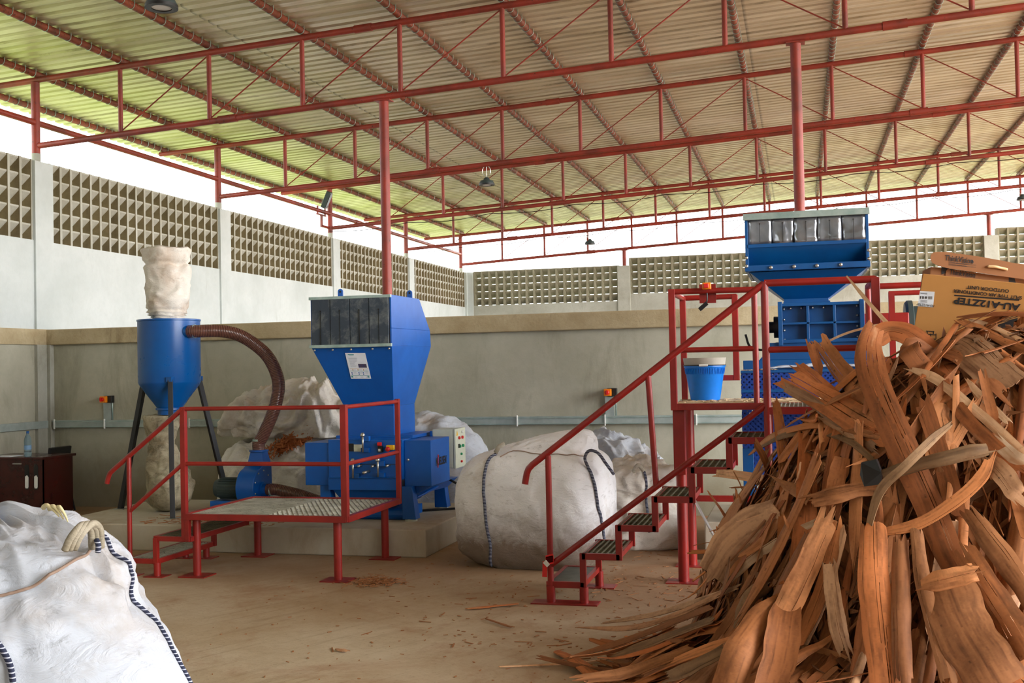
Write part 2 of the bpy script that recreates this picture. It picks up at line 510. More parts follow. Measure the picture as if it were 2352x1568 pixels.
def mat_water():
    t = NT('clear_plastic')
    t.b.inputs['Transmission Weight'].default_value = 0.9
    t.b.inputs['IOR'].default_value = 1.2
    return t.set(srgb(190, 220, 240), 0.08)
CLEAR = mat_water()
CONDUIT = paint('trunking_grey', srgb(176, 188, 186), srgb(150, 162, 160), 0.4, 5, metal=0.2)
GRATE = paint('grating_steel', srgb(196, 196, 182), srgb(140, 138, 120), 0.5, 7, srgb(60, 58, 48), 0.6, metal=0.3)
GRATED = paint('grating_dark', srgb(110, 108, 84), srgb(70, 66, 50), 0.6, 7, metal=0.2)
PLATE = paint('chequer_plate', srgb(86, 92, 80), srgb(60, 64, 56), 0.45, 6, metal=0.4)
BOARD = paint('scrap_board', srgb(216, 196, 160), srgb(176, 146, 106), 0.8, 9, srgb(200, 120, 70), 0.6)
# ------------------------------------------------------------------ the place itself
XL, XC = -9.47, -9.6175
Y1, BAY = 12.241, 4.643
SL, DN = 0.0502, 1.2718
ZTC, ZBC, ZE = 5.568, 4.703, 5.009
YF = 30.8
XR = 9.6

mb = MB(); mb.lim(-9.7, XR, -8, 31.1, -0.3, 0.0)
struct(mb.build('floor', FLOOR))
# ground outside, grass
mb = MB()
mb.lim(-70, -9.75, -60, 110, -0.4, -0.02)
struct(mb.build('ground_verge', GRASS))
mb = MB(); mb.lim(-9.75, 90, 31.2, 110, -0.4, -0.02)
struct(mb.build('ground_beyond', GRASS))
YARD = concrete('yard_ground', srgb(190, 170, 140), srgb(160, 136, 104), None, 0.4)
mb = MB(); mb.lim(XR, 90, -60, 31.2, -0.4, -0.02); mb.lim(-9.75, XR, -60, -8, -0.4, -0.02)
struct(mb.build('ground_yard', YARD))

# left boundary wall
mb = MB(); mb.lim(XL - 0.2, XL, -8, 12.24, 0, 2.09)
struct(mb.build('wall_left_lower', WALLG))
mb = MB(); mb.lim(XL - 0.2, XL, -8, 12.24, 2.29, 3.435); mb.lim(XL - 0.2, XL, 12.24, YF, -0.2, 3.435)
struct(mb.build('wall_left', WALLW))
mb = MB(); mb.lim(XL - 0.2, XL + 0.035, -8, 12.22, 2.09, 2.29)
struct(mb.build('trim_left', LEDGE))
# inner dwarf wall across the hall
mb = MB(); mb.lim(XL, 9, 12.24, 12.5, 0, 2.09)
struct(mb.build('wall_back', WALLG))
mb = MB(); mb.lim(XL - 0.02, 9, 12.17, 12.52, 2.088, 2.287)
o = struct(mb.build('trim_back', LEDGE, bevel=0.012))
mb = MB(); mb.lim(XL, XL + 0.09, 12.16, 12.26, 0, 2.09); mb.lim(XL - 0.02, XL + 0.045, 11.98, 12.26, 0, 2.09)
struct(mb.build('wall_corner_pilaster', PILA))
# far wall
mb = MB()
mb.lim(XL, -4.95, YF, YF + 0.2, -0.2, 3.47); mb.lim(-4.7, 0.2, YF, YF + 0.2, -0.2, 3.66)
mb.lim(0.2, 4.9, YF, YF + 0.2, -0.2, 3.88); mb.lim(4.9, 9.6, YF, YF + 0.2, -0.2, 4.07)
struct(mb.build('wall_far', PILA))
# unseen end wall behind the camera, added to block frontal sky light
mb = MB(); mb.lim(XL - 0.2, XR, -8.2, -8.0, 0, 6.3)
struct(mb.build('wall_near_sky_block', WALLW))

mb = MB(); mb.lim(XR, XR + .2, -8.2, -2.6, 0, 6.5)  # unseen wall, added to keep sun and sky off the foreground bag
struct(mb.build('wall_right_sun_block', WALLW))

# pilasters
piy = [(Y1 + BAY * i - 0.25, Y1 + BAY * i + 0.1) for i in range(-4, 4)] 
mb = MB()
for a, b in piy:
    z0 = 2.29 if a < 12.2 else -0.2
    mb.lim(XL - 0.22, XL + 0.03, a, b, z0, 4.46)
mb.lim(XL - 0.2, XL + 0.06, YF - 0.12, YF + 0.2, -0.2, 4.46)
mb.lim(XL, XL + 0.22, YF - 0.04, YF + 0.2, -0.2, 4.46)
struct(mb.build('wall_left_pilasters', WALLW))
mb = MB()
for x, z in ((-4.78, 4.46), (0.06, 4.68), (4.9, 4.84)):
    mb.lim(x - 0.18, x + 0.18, YF - 0.05, YF + 0.22, -0.2, z)
struct(mb.build('wall_far_pilasters', PILA, bevel=0.01))

# ventilation block panels: fins with a slanting louvre in every cell
def vents(name, p0, axis, length, z0, z1, nc, nr, out, gap=.022, stained=False):
    mb = MB(); p0 = Vector(p0); ax = Vector(axis); out = Vector(out)
    cw = length / nc; ch = (z1 - z0) / nr; D = 0.17
    for i in range(nc + 1):
        c = p0 + ax * (i * cw)
        w = 0.042
        # tapered fin: wider outside
        a = c + out * 0; b = c + out * D
        poly = [a - ax * (w / 2), a + ax * (w / 2), b + ax * 0.058, b - ax * 0.058]
        mb.prism([Vector((p.x, p.y, z0)) for p in poly], (0, 0, z1 - z0))
    for r in range(nr):
        zb = z0 + r * ch; zt = zb + ch
        a0 = p0 + out * 0.012; b0 = p0 + out * D
        q = [Vector((a0.x, a0.y, zt)), Vector((a0.x, a0.y, zt - 0.022)), Vector((b0.x, b0.y, zb + gap)), Vector((b0.x, b0.y, zb + gap + 0.03))]
        mb.prism(q, ax * length)
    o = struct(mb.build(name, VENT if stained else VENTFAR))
    if stained:  # darker material on the faces turned along the panel
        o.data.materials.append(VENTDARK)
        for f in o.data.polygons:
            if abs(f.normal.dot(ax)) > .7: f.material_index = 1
    return o
for i in range(-4, 4):
    a = Y1 + BAY * i + 0.1; b = Y1 + BAY * (i + 1) - 0.25
    if i == 3: b = YF - 0.1
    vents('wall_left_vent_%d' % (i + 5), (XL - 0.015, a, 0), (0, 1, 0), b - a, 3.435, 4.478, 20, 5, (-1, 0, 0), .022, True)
for k, (a, b, z0, z1) in enumerate(((-9.22, -4.96, 3.47, 4.48), (-4.6, -0.12, 3.66, 4.68), (0.24, 4.72, 3.88, 4.85), (5.08, 9.57, 4.07, 5.03), )):
    vents('wall_far_vent_%d' % (k + 1), (a, YF + 0.02, 0), (1, 0, 0), b - a, z0, z1, 19, 5, (0, 1, 0))

# roof sheet: trapezoid ribs running up the slope
X0, X1 = XC - 1.5, XR
ZR = ZTC + 0.135
mb = MB(); vs = []; fs = []
ys = []
y = -8.0; per = 0.2
while y < 31.6:
    ys += [(y, 0.0), (y + 0.11, 0.0), (y + 0.13, 0.036), (y + 0.18, 0.036)]
    y += per
nX = 2
for (y, dz) in ys:
    for X in (X0, X1):
        vs.append((X, y, ZR + dz + SL * (X - XC)))
for i in range(len(ys) - 1):
    fs.append((2 * i, 2 * i + 1, 2 * i + 3, 2 * i + 2))
mb.add(vs, fs)
ce = struct(mb.build('ceiling', ROOF))
so = ce.modifiers.new('thickness', 'SOLIDIFY'); so.thickness = 0.004

# ------------------------------------------------------------------ roof trusses
def zl(base, X): return base + SL * (X - XC)
where = ['nearest the camera, standing over the dwarf wall', 'second from the front, over the green roof edge', 'third from the front, with a lamp hanging before it',
         'fourth from the front, running just above the far truss', 'farthest one, standing above the far vent block wall',
         'overhead, out of the picture but carrying the top left lamp']
NN = 15
for k in (0, 1, 2, 3, 4, -1):
    Y = Y1 + BAY * k
    t = thing('roof_truss', (XC, Y, ZBC), 'red steel pipe roof truss ' + where[k], 'truss', 'red roof trusses')
    xe = XC + DN * NN
    mb = MB(); mb.tube([(XC - 1.12, Y, zl(ZTC, XC - 1.12)), (xe, Y, zl(ZTC, xe))], 0.04, 12)
    for xs in (XC + DN * 3.55 + 1.3 * (k % 2), XC + DN * 8.1 + 0.9 * k % 3):
        mb.tube([(xs, Y, zl(ZTC, xs)), (xs + 0.22, Y, zl(ZTC, xs + 0.22))], 0.049, 12)
    mb.build('top_chord', ROOFRED, t, 'auto')
    mb = MB(); mb.tube([(XC + 0.05, Y, zl(ZBC, XC)), (xe, Y, zl(ZBC, xe))], 0.04, 12)
    for xs in (XC + DN * 2.1 + 1.1 * (k % 3), XC + DN * 8.3 + 0.7 * k % 3):
        mb.tube([(xs, Y, zl(ZBC, xs)), (xs + 0.25, Y, zl(ZBC, xs + 0.25))], 0.05, 12)
    mb.build('bottom_chord', ROOFRED, t, 'auto')
    for j in range(1, NN + 1):
        X = XC + DN * j
        MB().tube([(X, Y, zl(ZBC, X)), (X, Y, zl(ZTC, X))], 0.03, 10).build('vertical_strut', ROOFRED, t, 'auto')
        if j < NN:
            Xa, Xb = X, X + DN
            if j < 7: a, b = (Xa + .03, zl(ZBC, Xa) + .05), (Xb - .03, zl(ZTC, Xb) - .05)
            else: a, b = (Xa + .03, zl(ZTC, Xa) - .05), (Xb - .03, zl(ZBC, Xb) + .05)
            MB().tube([(a[0], Y, a[1]), (b[0], Y, b[1])], 0.0085, 6).build('diagonal_rod', ROOFRED, t)
# columns on the left wall
cw = ['nearest to the camera, at the left edge', 'second from the camera along the left wall', 'third along the left wall, beside the floodlight',
      'fourth along the left wall, behind the middle post', 'farthest, in the corner of the two vent walls']
for k in range(5):
    Y = Y1 + BAY * k
    t = thing('roof_post', (XC + 0.02, Y, 4.4), 'short red roof post, ' + cw[k], 'post', 'short posts on the left wall')
    MB().tube([(XC, Y, 4.44), (XC, Y, ZTC - 0.03)], 0.055, 16).build('shaft', ROOFRED, t, 'auto')
    MB().tube([(XC, Y, 4.43), (XC, Y, 4.6)], 0.058, 16).build('mortar_collar', PILA, t, 'auto')
for i, (X, Y, z0, lab) in enumerate(((-4.755, Y1 + .02, 2.28, 'tall red steel column rising behind the blue granulator hopper'),
                        (0.035, Y1 + .02, 2.28, 'tall red steel column rising behind the blue shredder hopper'),
                        (-4.76, YF + .03, 4.45, 'thin red post on the far wall pilaster left of the shredder'),
                        (4.86, YF + .03, 4.83, 'thin red post on the far wall pilaster above the cartons'))):
    t = thing('roof_column', (X, Y, z0), lab, 'column')
    MB().tube([(X, Y, z0), (X, Y, zl(ZBC, X) - 0.03)], 0.057, 16).build('shaft', ROOFRED, t, 'auto')
    mb = MB(); mb.box((X, Y, zl(ZBC, X) - 0.045), (0.2, 0.14, 0.012)); mb.build('cap_plate', ROOFRED, t)
# eaves tie pipe
mb = MB(); mb.tube([(XC, -3, ZE), (XC, Y1 + 4 * BAY, ZE)], 0.042, 12)
mb.tube([(XC, 22.9, ZE), (XC, 23.2, ZE)], 0.05, 12)
tag(mb.build('eaves_tie_pipe', ROOFRED, smooth='auto'), 'long red pipe joining the short posts along the left eaves', 'pipe')
# purlins with hook bolts
hook = MB(); hook.tube([(0.048 * math.cos(a), 0, 0.048 * math.sin(a)) for a in [PI * 1.0 + PI * i / 7 for i in range(8)]] + [(0.05, 0, 0.05)], 0.0045, 6)
hookm = None
pl = ['along the left eaves beyond the posts'] + [None] * 16
for j in range(-1, NN + 1):
    X = XC + DN * j if j >= 0 else XC - 1.08
    Zp = zl(ZTC, X) + 0.085
    if j == -1: lab = 'rusty pipe purlin along the left eaves, outside the red posts'
    elif j == 0: lab = 'rusty pipe purlin running right above the short red posts'
    else:
        n = ['first', 'second', 'third', 'fourth', 'fifth', 'sixth', 'seventh', 'eighth', 'ninth', 'tenth', 'eleventh', 'twelfth', 'thirteenth', 'fourteenth', 'fifteenth', 'sixteenth', 'seventeenth'][j - 1]
        lab = n + ' rusty pipe purlin to the right of the short red posts'
    t = thing('roof_purlin', (X, 0, Zp), lab, 'purlin', 'rusty roof purlins')
    MB().tube([(X, -2.9, Zp), (X, YF + 0.3, Zp)], 0.044, 12).build('pipe', PURLIN, t, 'auto')
    # hooks only where the photo can show them
    if j > 14: continue
    rng = random.Random(j)
    y = 8.6; cnt = 0
    while y < YF - 0.2 and cnt < 98:
        px = pix((X, y, Zp))
        if -20 < px[0] < 2372 and -20 < px[1] < 1200:
            if hookm is None:
                ho = hook.build('hook_bolt', GALV); hookm = ho.data; bpy.data.objects.remove(ho)
            ho = bpy.data.objects.new('hook_bolt', hookm); COL.objects.link(ho)
            ho.parent = t; ho.location = (0, y, 0.0); ho.rotation_euler = (0, 0, rng.uniform(-.25, .25))
            cnt += 1
        y += 0.2 if y < 20 else 0.4

# ------------------------------------------------------------------ lamps
def bay_lamp(P, r, label, cordz):
    P = Vector(P)
    t = thing('hanging_lamp', P, label, 'lamp', 'high bay lamps')
    mb = MB(); mb.lathe([(r * .98, 0), (r, 0.015), (r * .82, 0.06), (r * .45, 0.075), (r * .3, 0.11), (0.02, 0.12)], P, 28); mb.build('housing', MOTOR, t, 'auto')
    mb = MB(); mb.lathe([(r * .62, -0.004), (r * .62, 0.012)], P, 28); mb.build('lens', PAPER, t, 'auto')
    mb = MB(); mb.lathe([(r * .64, -0.012), (r * 1.02, -0.012), (r * 1.02, 0.012), (r * .64, 0.012), (r * .64, -0.012)], P, 28, cap=False); mb.build('rim', BLACK, t, 'auto')
    q = [(P.x + .07 * math.sin(a), P.y, cordz - .08 + .085 * -math.cos(a)) for a in [2 * PI * i / 16 for i in range(17)]]
    mb = MB(); mb.tube(q, 0.007, 6); mb.tube([P + V(0, 0, .11), (P.x, P.y, cordz)], 0.006, 6); mb.build('hanger', STEEL, t)
for (px, py, k, lab) in ((371, 16, -1, 'large round high bay lamp at the top left under the roof'),
                         (1118, 424, 1, 'round high bay lamp in the middle, hanging from the second truss'),
                         (1355, 560, 3, 'small high bay lamp against the sky left of the shredder'),
                         (2349, 458, 3, 'small high bay lamp against the sky at the right edge')):
    P = at(px, py, Y=Y1 + BAY * k)
    bay_lamp(P, 0.125, lab, zl(ZBC, P.x) - .03)
# floodlight on the third short post
Yp = Y1 + 2 * BAY
t = thing('floodlight', (XC + .05, Yp - .5, 4.9), 'dark square floodlight on a red bracket beside the third post', 'floodlight')
C = V(XC + 0.12, Yp - 0.42, 5.24)
m = Matrix.Rotation(math.radians(24), 3, 'Y') @ Matrix.Rotation(math.radians(20), 3, 'Z')
mb = MB(); mb.box(C, (0.09, 0.46, 0.36), m); mb.build('housing', MOTOR, t, bevel=0.01)
mb = MB(); mb.box(C + m @ V(0.05, 0, 0), (0.012, 0.4, 0.3), m); mb.build('glass', BLACK, t)
mb = MB(); mb.bar((XC, Yp - .62, 5.1), (XC, Yp - .62, 4.92), .03, .03); mb.bar((XC, Yp - .25, 5.1), (XC, Yp - .25, 4.92), .03, .03); mb.bar((XC, Yp - .65, 4.93), (XC, Yp - .22, 4.93), .04, .03)
mb.bar((XC, Yp - .43, 4.93), (XC, Yp - .43, 4.7), .045, .045); mb.bar((XC, Yp - .45, 4.7), (XC, Yp, 4.7), .045, .045)
mb.build('bracket', ROOFRED, t)
# thin electric cable slung below the third truss
for k, lab in ((2, 'thin black cable slung below the third truss'), (3, 'thin black cable slung below the fourth truss')):
    Y = Y1 + BAY * k - .06
    pts = []
    for i in range(61):
        X = XC + DN * 14 * i / 60
        pts.append((X, Y, zl(ZBC, X) - 0.07 - 0.06 * abs(math.sin(i * 0.52))))
    tag(MB().tube(pts, 0.007, 5).build('slung_cable', BLACK), lab, 'cable')

# ------------------------------------------------------------------ trunking and isolators on the dwarf wall
t = thing('cable_trunking', (0, 12.2, 1.06), 'long grey cable trunking along the dwarf wall and round the corner', 'trunking')
mb = MB(); mb.lim(XL + .1, 6, 12.185, 12.24, 1.016, 1.112); mb.build('duct', CONDUIT, t, bevel=.004)
mb = MB(); mb.lim(XL + .1, 6, 12.178, 12.2, 1.09, 1.1); mb.lim(XL + .1, 6, 12.178, 12.2, 1.022, 1.03); mb.build('lid_edge', GALV, t)
mb = MB(); mb.lim(XL, XL + .055, 2, 12.2, 1.016, 1.112); mb.build('side_duct', CONDUIT, t, bevel=.004)
for px in (125, 435, 655, 1188, 1390, 1562, 1600, 240):
    P = at(px, 968, Y=12.18)
    MB().box((P.x, 12.176, 1.064), (0.012, 0.02, 0.125)).build('clip', WHITEPL, t)
def isolator(P, zt, zb, label):
    t = thing('isolator_switch', (P.x, 12.24, zb), label, 'switch', 'isolator switches on the dwarf wall')
    x = P.x
    mb = MB(); mb.lim(x - .06, x + .04, 12.2, 12.24, zb, zt - .06); mb.build('conduit_channel', CONDUIT, t)
    mb = MB(); mb.tube([(x + .06, 12.215, zb), (x + .06, 12.215, zt)], .009, 8); mb.build('conduit', GALV, t, True)
    mb = MB(); mb.lim(x - .03, x + .075, 12.17, 12.24, zt - .09, zt); mb.build('box', BLACK, t, bevel=.004)
    mb = MB(); mb.lim(x - .06, x + .02, 12.12, 12.2, zt - .085, zt - .005); mb.build('plate', ORANGE, t, bevel=.004)
    mb = MB(); mb.lathe([(.026, 0), (.026, -.03), (.02, -.035)], (x - .02, 12.12, zt - .045), 16, 'Y'); mb.box((x - .02, 12.082, zt - .045), (.014, .02, .05)); mb.build('knob', REDPL, t)
isolator(at(247, 930, Y=12.2), 1.42, 1.11, 'yellow isolator switch on the wall left of the cyclone')
isolator(at(1402, 920, Y=12.2), 1.42, 1.11, 'yellow isolator switch on the wall above the big white bag')
# concrete plinths
mb = MB(); mb.lim(-7.2, -3.27, 9.27, 11.15, 0, 0.25)
tag(mb.build('concrete_plinth', SLAB, bevel=0.012), 'wide low concrete plinth under the cyclone and blue granulator', 'plinth')
mb = MB(); mb.lim(-0.83, 1.3, 9.5, 11.2, 0, 0.33)
tag(mb.build('concrete_plinth', SLAB, bevel=0.012), 'concrete plinth under the blue shredder, behind the red stairs', 'plinth')
# ------------------------------------------------------------------ text helper
def text_mesh(body, size, bold=0.0, align='CENTER', shear=0.0, spacing=1.0):
    cu = bpy.data.curves.new('txt', 'FONT'); cu.body = body; cu.size = size
    cu.align_x = align; cu.align_y = 'CENTER'; cu.offset = bold; cu.extrude = 0.0004
    cu.shear = shear; cu.space_character = spacing
    o = bpy.data.objects.new('txt', cu); COL.objects.link(o)
    bpy.context.view_layer.update()
    dg = bpy.context.evaluated_depsgraph_get()
    me = bpy.data.meshes.new_from_object(o.evaluated_get(dg))
    bpy.data.objects.remove(o); bpy.data.curves.remove(cu)
    return me
def put_text(body, size, origin, xdir, ydir, mat, parent, name='lettering', bold=0.0, align='CENTER', sx=1.0, shear=0.0):
    me = text_mesh(body, size, bold, align, shear)
    x = Vector(xdir).normalized(); y = Vector(ydir); y = (y - x * y.dot(x)).normalized(); n = x.cross(y)
    off = Vector(parent['_o']); O = Vector(origin) + n * 0.002
    for v in me.vertices:
        v.co = O + x * (v.co.x * sx) + y * v.co.y + n * v.co.z - off
    me.materials.clear(); me.materials.append(mat)
    o = bpy.data.objects.new(name, me); COL.objects.link(o); o.parent = parent; o['_o'] = parent['_o']
    return o

# ------------------------------------------------------------------ low platform in front of the granulator
PX0, PX1, PY0, PY1, PZ = -4.985, -3.53, 8.12, 9.31, 0.5
t = thing('access_platform', (-4.25, 8.7, 0), 'low red steel platform with mesh deck, handrails and two steps', 'platform')
mb = MB()
for a, b in (((PX0, PY0), (PX1, PY0)), ((PX1, PY0), (PX1, PY1)), ((PX0, PY1), (PX1, PY1)), ((PX0, PY0), (PX0, PY1))):
    mb.bar((a[0], a[1], PZ), (b[0], b[1], PZ), 0.045, 0.05)
mb.build('deck_frame', RED, t, bevel=.003)
mb = MB()   # left half: slats, right half: fine expanded mesh
xm = -4.28
x = PX0 + .03
while x < xm:
    mb.bar((x, PY0 + .02, PZ + .012), (x, PY1 - .02, PZ + .012), .014, .008); x += .0225
for i in range(9): mb.bar((PX0 + .02, PY0 + .06 + i * .135, PZ + .006), (xm, PY0 + .06 + i * .135, PZ + .006), .006, .01)
mb.build('slatted_grating', GRATE, t)
mb = MB(); D = .045
wx, wy = PX1 - xm, PY1 - PY0
def diag(sgn):
    k = -int(wy / D) - 2
    while k * D < wx + wy:
        c = k * D
        # line x = c + s*y (s=+-1)
        ya, yb = 0.0, wy
        if sgn > 0:
            xa, xb = c, c + wy * .55
        else:
            xa, xb = c + wy * .55, c
        # clip in x
        pa = [xa, ya]; pb = [xb, yb]
        dx = xb - xa
        t0, t1 = 0.0, 1.0
        for lo, hi in ((0, wx),):
            ta, tb = (lo - xa) / dx, (hi - xa) / dx
            if ta > tb: ta, tb = tb, ta
            t0, t1 = max(t0, ta), min(t1, tb)
        if t1 - t0 > 0.01:
            P = (xm + xa + dx * t0, PY0 + wy * t0, PZ + .012); Q = (xm + xa + dx * t1, PY0 + wy * t1, PZ + .012)
            mb.bar(P, Q, .009, .006)
        k += 1
diag(1); diag(-1)
mb.build('mesh_grating', GRATE, t)
for (x, y) in ((-3.64, 8.19), (-4.91, 8.19), (-4.87, 9.17), (-3.63, 9.2)):
    lg = MB().tube([(x, y, 0), (x, y, PZ - .02)], .0335, 16).build('leg', RED, t, 'auto')
    mb = MB(); mb.lim(x - .12, x + .12, y - .1, y + .1, 0, .008); mb.build('foot_plate', RED, lg)
def post(x, y, z0, z1, s=.045): MB().bar((x, y, z0), (x, y, z1), s, s).build('rail_post', RED, t, bevel=.003)
post(PX1 - .01, PY0 + .005, PZ - .02, 1.415, .052); post(PX0 + .005, PY0 + .005, .32, 1.41); post(PX1, PY1 - .01, PZ - .02, 1.42, .04)
r_ = .0175
for z in (1.395, .94):
    MB().tube([(PX0, PY0, z), (PX1, PY0, z)], r_, 12).build('handrail', RED, t, 'auto')
    MB().tube([(PX1, PY0, z), (PX1, PY1, z)], r_, 12).build('handrail', RED, t, 'auto')
MB().tube([(-5.5, 8.12, 0), (-5.5, 8.12, .99)], .02, 12).build('rail_post', RED, t, 'auto')
MB().tube([(-5.715, 8.12, .77), (-5.70, 8.12, .82), (-5.685, 8.12, .855), (-5.65, 8.12, .885), (PX0, 8.12, 1.395)], r_ + .003, 12).build('handrail', RED, t, 'auto')
MB().tube([(-5.5, 8.12, .535), (PX0, 8.12, .94)], r_, 12).build('handrail', RED, t, 'auto')
# two steps
def step_frame(x0, x1, y0, y1, z, name):
    mb = MB()
    for a, b in (((x0, y0), (x1, y0)), ((x1, y0), (x1, y1)), ((x0, y1), (x1, y1)), ((x0, y0), (x0, y1))):
        mb.bar((a[0], a[1], z), (b[0], b[1], z), .03, .042)
    return mb.build(name, RED, t, bevel=.003)
s1 = step_frame(-5.52, -5.24, 8.12, 9.0, .125, 'step')
mb = MB(); x = -5.5
while x < -5.25: mb.bar((x, 8.13, .14), (x, 8.99, .14), .012, .008); x += .03
mb.build('tread_slats', GRATE, s1)
s2 = step_frame(-5.26, -4.93, 8.12, 9.1, .315, 'step')
mb = MB(); x = -5.24
while x < -4.94: mb.bar((x, 8.13, .33), (x, 9.09, .33), .012, .008); x += .03
mb.build('tread_slats', GRATED, s2)
mb = MB(); mb.bar((-5.25, 8.12, .1), (-5.25, 8.12, .32), .04, .04); mb.bar((-4.95, 8.12, .3), (-4.95, 8.12, .5), .04, .04); mb.bar((-4.95, 9.1, .3), (-4.95, 9.1, .5), .04, .04); mb.bar((-5.25, 9.05, .1), (-5.25, 9.05, .32), .04, .04)
mb.build('step_riser', RED, t, bevel=.003)
for (x, y) in ((-5.505, 8.125), (-5.245, 8.125), (-5.3, 9.0), (-5.5, 8.98)):
    lg = MB().tube([(x, y, 0), (x, y, .115)], .03, 14).build('leg', RED, t, 'auto')
    MB().lim(x - .09, x + .09, y - .07, y + .07, 0, .006).build('foot_plate', RED, lg)

# ------------------------------------------------------------------ granulator
t = thing('granulator', (-4.1, 10.2, .25), 'blue plastic granulator with tall hopper on the low plinth', 'machine')
yF = 9.78
def rect(x0, x1, y0, y1, z): return [V(x0, y0, z), V(x1, y0, z), V(x1, y1, z), V(x0, y1, z)]
# hopper: three stacked frusta
nk = rect(-4.36, -3.84, 10.02, 10.62, 1.02)
nk2 = rect(-4.36, -3.84, 10.02, 10.62, 1.33)
up1 = rect(-4.59, -3.755, yF, 10.92, 1.915)
mb = MB()
for a, b in ((nk, nk2), (nk2, up1)): mb.frustum(a, b)
top = [V(-4.59, yF, 2.4), V(-3.755, yF, 2.4), V(-3.755, 10.58, 2.4), V(-4.59, 10.58, 2.4)]
mid = rect(-4.59, -3.755, yF, 10.9, 2.08)
# shoulder: rear leans forward towards the top (shell walls, front open for the flaps)
mb.frustum(up1, mid)
mb.frustum(mid, top)
hp = mb.build('hopper', BLUE, t, bevel=.004)
mb = MB(); mb.lim(-4.575, -3.77, yF - .012, yF + .01, 1.935, 2.375); mb.build('curtain_backing', BLACK, hp)
for i in range(4):
    x0 = -4.57 + i * .2
    mb = MB(); mb.lim(x0, x0 + .194, yF - .024 - .006 * (i % 2), yF - .012, 1.93, 2.375)
    fl = mb.build('rubber_flap', RUBBER, hp, bevel=.003)
    mb = MB(); mb.lim(x0 + .096, x0 + .1, yF - .034, yF - .022, 1.935, 2.25); mb.lathe([(.008, 0), (.008, -.006)], (x0 + .098, yF - .03, 2.26), 10, 'Y'); mb.build('slit', BLACK, fl)
mb = MB(); mb.lim(-4.595, -3.75, yF - .03, yF, 2.372, 2.4); mb.lim(-4.595, -3.75, yF - .032, yF, 1.905, 1.935); mb.build('clamp_strip', GALV, hp, bevel=.002)
for x in (-4.55, -4.36, -4.17, -3.95, -3.78):
    MB().lathe([(.01, 0), (.01, -.012)], (x, yF - .005, 1.885), 8, 'Y').build('bolt', STEEL, hp, True)
for (x, y) in ((-4.35, 9.95), (-3.83, 10.5)):
    mb = MB(); q = []
    for i in range(13):
        a = PI * i / 12; q.append((x + .026 * math.cos(a), y, 2.46 + .026 * math.sin(a)))
    q = [(x + .026, y, 2.38)] + q + [(x - .026, y, 2.38)]
    mb.prism(q, (0, .014, 0)); lgz = mb.build('lifting_eye', BLUE, hp)
    MB().lathe([(.011, -.002), (.011, .016)], (x, y, 2.458), 12, 'Y').build('eye_hole', BLACK, lgz)
# notice sheet on the sloping front
def slope_y(z): return yF + (10.02 - yF) * (1.915 - z) / (1.915 - 1.33)
def sl(px, py):
    # meet line of sight with the sloping front plane
    d = ray(px, py); o = V(0, 0, CAM_H); n = V(0, -(1.915 - 1.33), -(10.02 - yF)).normalized()
    n = V(0, 1.915 - 1.33, 10.02 - yF).normalized()
    p0 = V(0, yF, 1.915); tt = (p0 - o).dot(n) / d.dot(n); return o + d * tt - n * .004
cs = [sl(793, 810), sl(839, 810), sl(853, 869), sl(807, 869)]
sx = (cs[1] - cs[0]).normalized(); 
def uvp(u, v): return cs[0] + (cs[1] - cs[0]) * u + (cs[3] - cs[0]) * v
nrm = (cs[1] - cs[0]).cross(cs[3] - cs[0]).normalized()
if nrm.y > 0: nrm = -nrm
mb = MB(); mb.prism(cs, nrm * .002); nt = mb.build('notice_sheet', PAPER, hp)
def nbar(u0, u1, v0, v1): return [uvp(u0, v0) + nrm * .0022, uvp(u1, v0) + nrm * .0022, uvp(u1, v1) + nrm * .0022, uvp(u0, v1) + nrm * .0022]
TEAL = plain('print_teal', srgb(60, 150, 160), .7); GREYINK = plain('print_grey', srgb(160, 170, 190), .7); OCHRE = plain('print_ochre', srgb(200, 150, 70), .7); PHOTO = paint('print_photo', srgb(90, 70, 70), srgb(40, 60, 120), .7, 60)
mb = MB(); rg = random.Random(5)
for i, v in enumerate([.19, .21, .24, .27, .295, .315, .34, .37, .395, .42, .445, .47, .5, .53]):
    a, b = (.1, .62) if i < 6 else (.12, .45)
    mb.prism(nbar(a, b - rg.uniform(0, .12), v, v + .008), nrm * .0004)
for v in (.645, .735, .775, .915, .935):
    for a in (.2, .5, .78): mb.prism(nbar(a, a + .14, v, v + .008), nrm * .0004)
mb.build('print_lines', GREYINK, nt)
mb = MB(); mb.prism(nbar(.12, .42, .045, .075), nrm * .0004); mb.prism(nbar(.18, .4, .085, .095), nrm * .0004); mb.prism(nbar(.04, .96, .865, .88), nrm * .0004); mb.prism(nbar(.04, .13, .89, .95), nrm * .0004); mb.prism(nbar(.85, .94, .89, .95), nrm * .0004); mb.prism(nbar(.05, .96, .69, .705), nrm * .0004); mb.build('print_bands', TEAL, nt)
mb = MB(); mb.prism(nbar(.05, .97, .595, .605), nrm * .0004)
for a in (.16, .42, .7): mb.prism([uvp(a, .665) + nrm * .0022, uvp(a + .07, .665) + nrm * .0022, uvp(a + .035, .615) + nrm * .0022], nrm * .0004)
mb.build('print_triangles', OCHRE, nt)
mb = MB()
for v in (.74, .795):
    for a in (.09, .44, .66): mb.prism(nbar(a, a + .055, v, v + .04), nrm * .0004)
mb.build('print_icons', BLUE, nt)
mb = MB(); mb.prism(nbar(.52, .93, .42, .565), nrm * .0004); mb.build('print_picture', PHOTO, nt)
put_text('FOR YOUR SAFETY', .016, uvp(.52, .135) + nrm * .001, cs[1] - cs[0], cs[0] - cs[3], INK, nt) if False else None
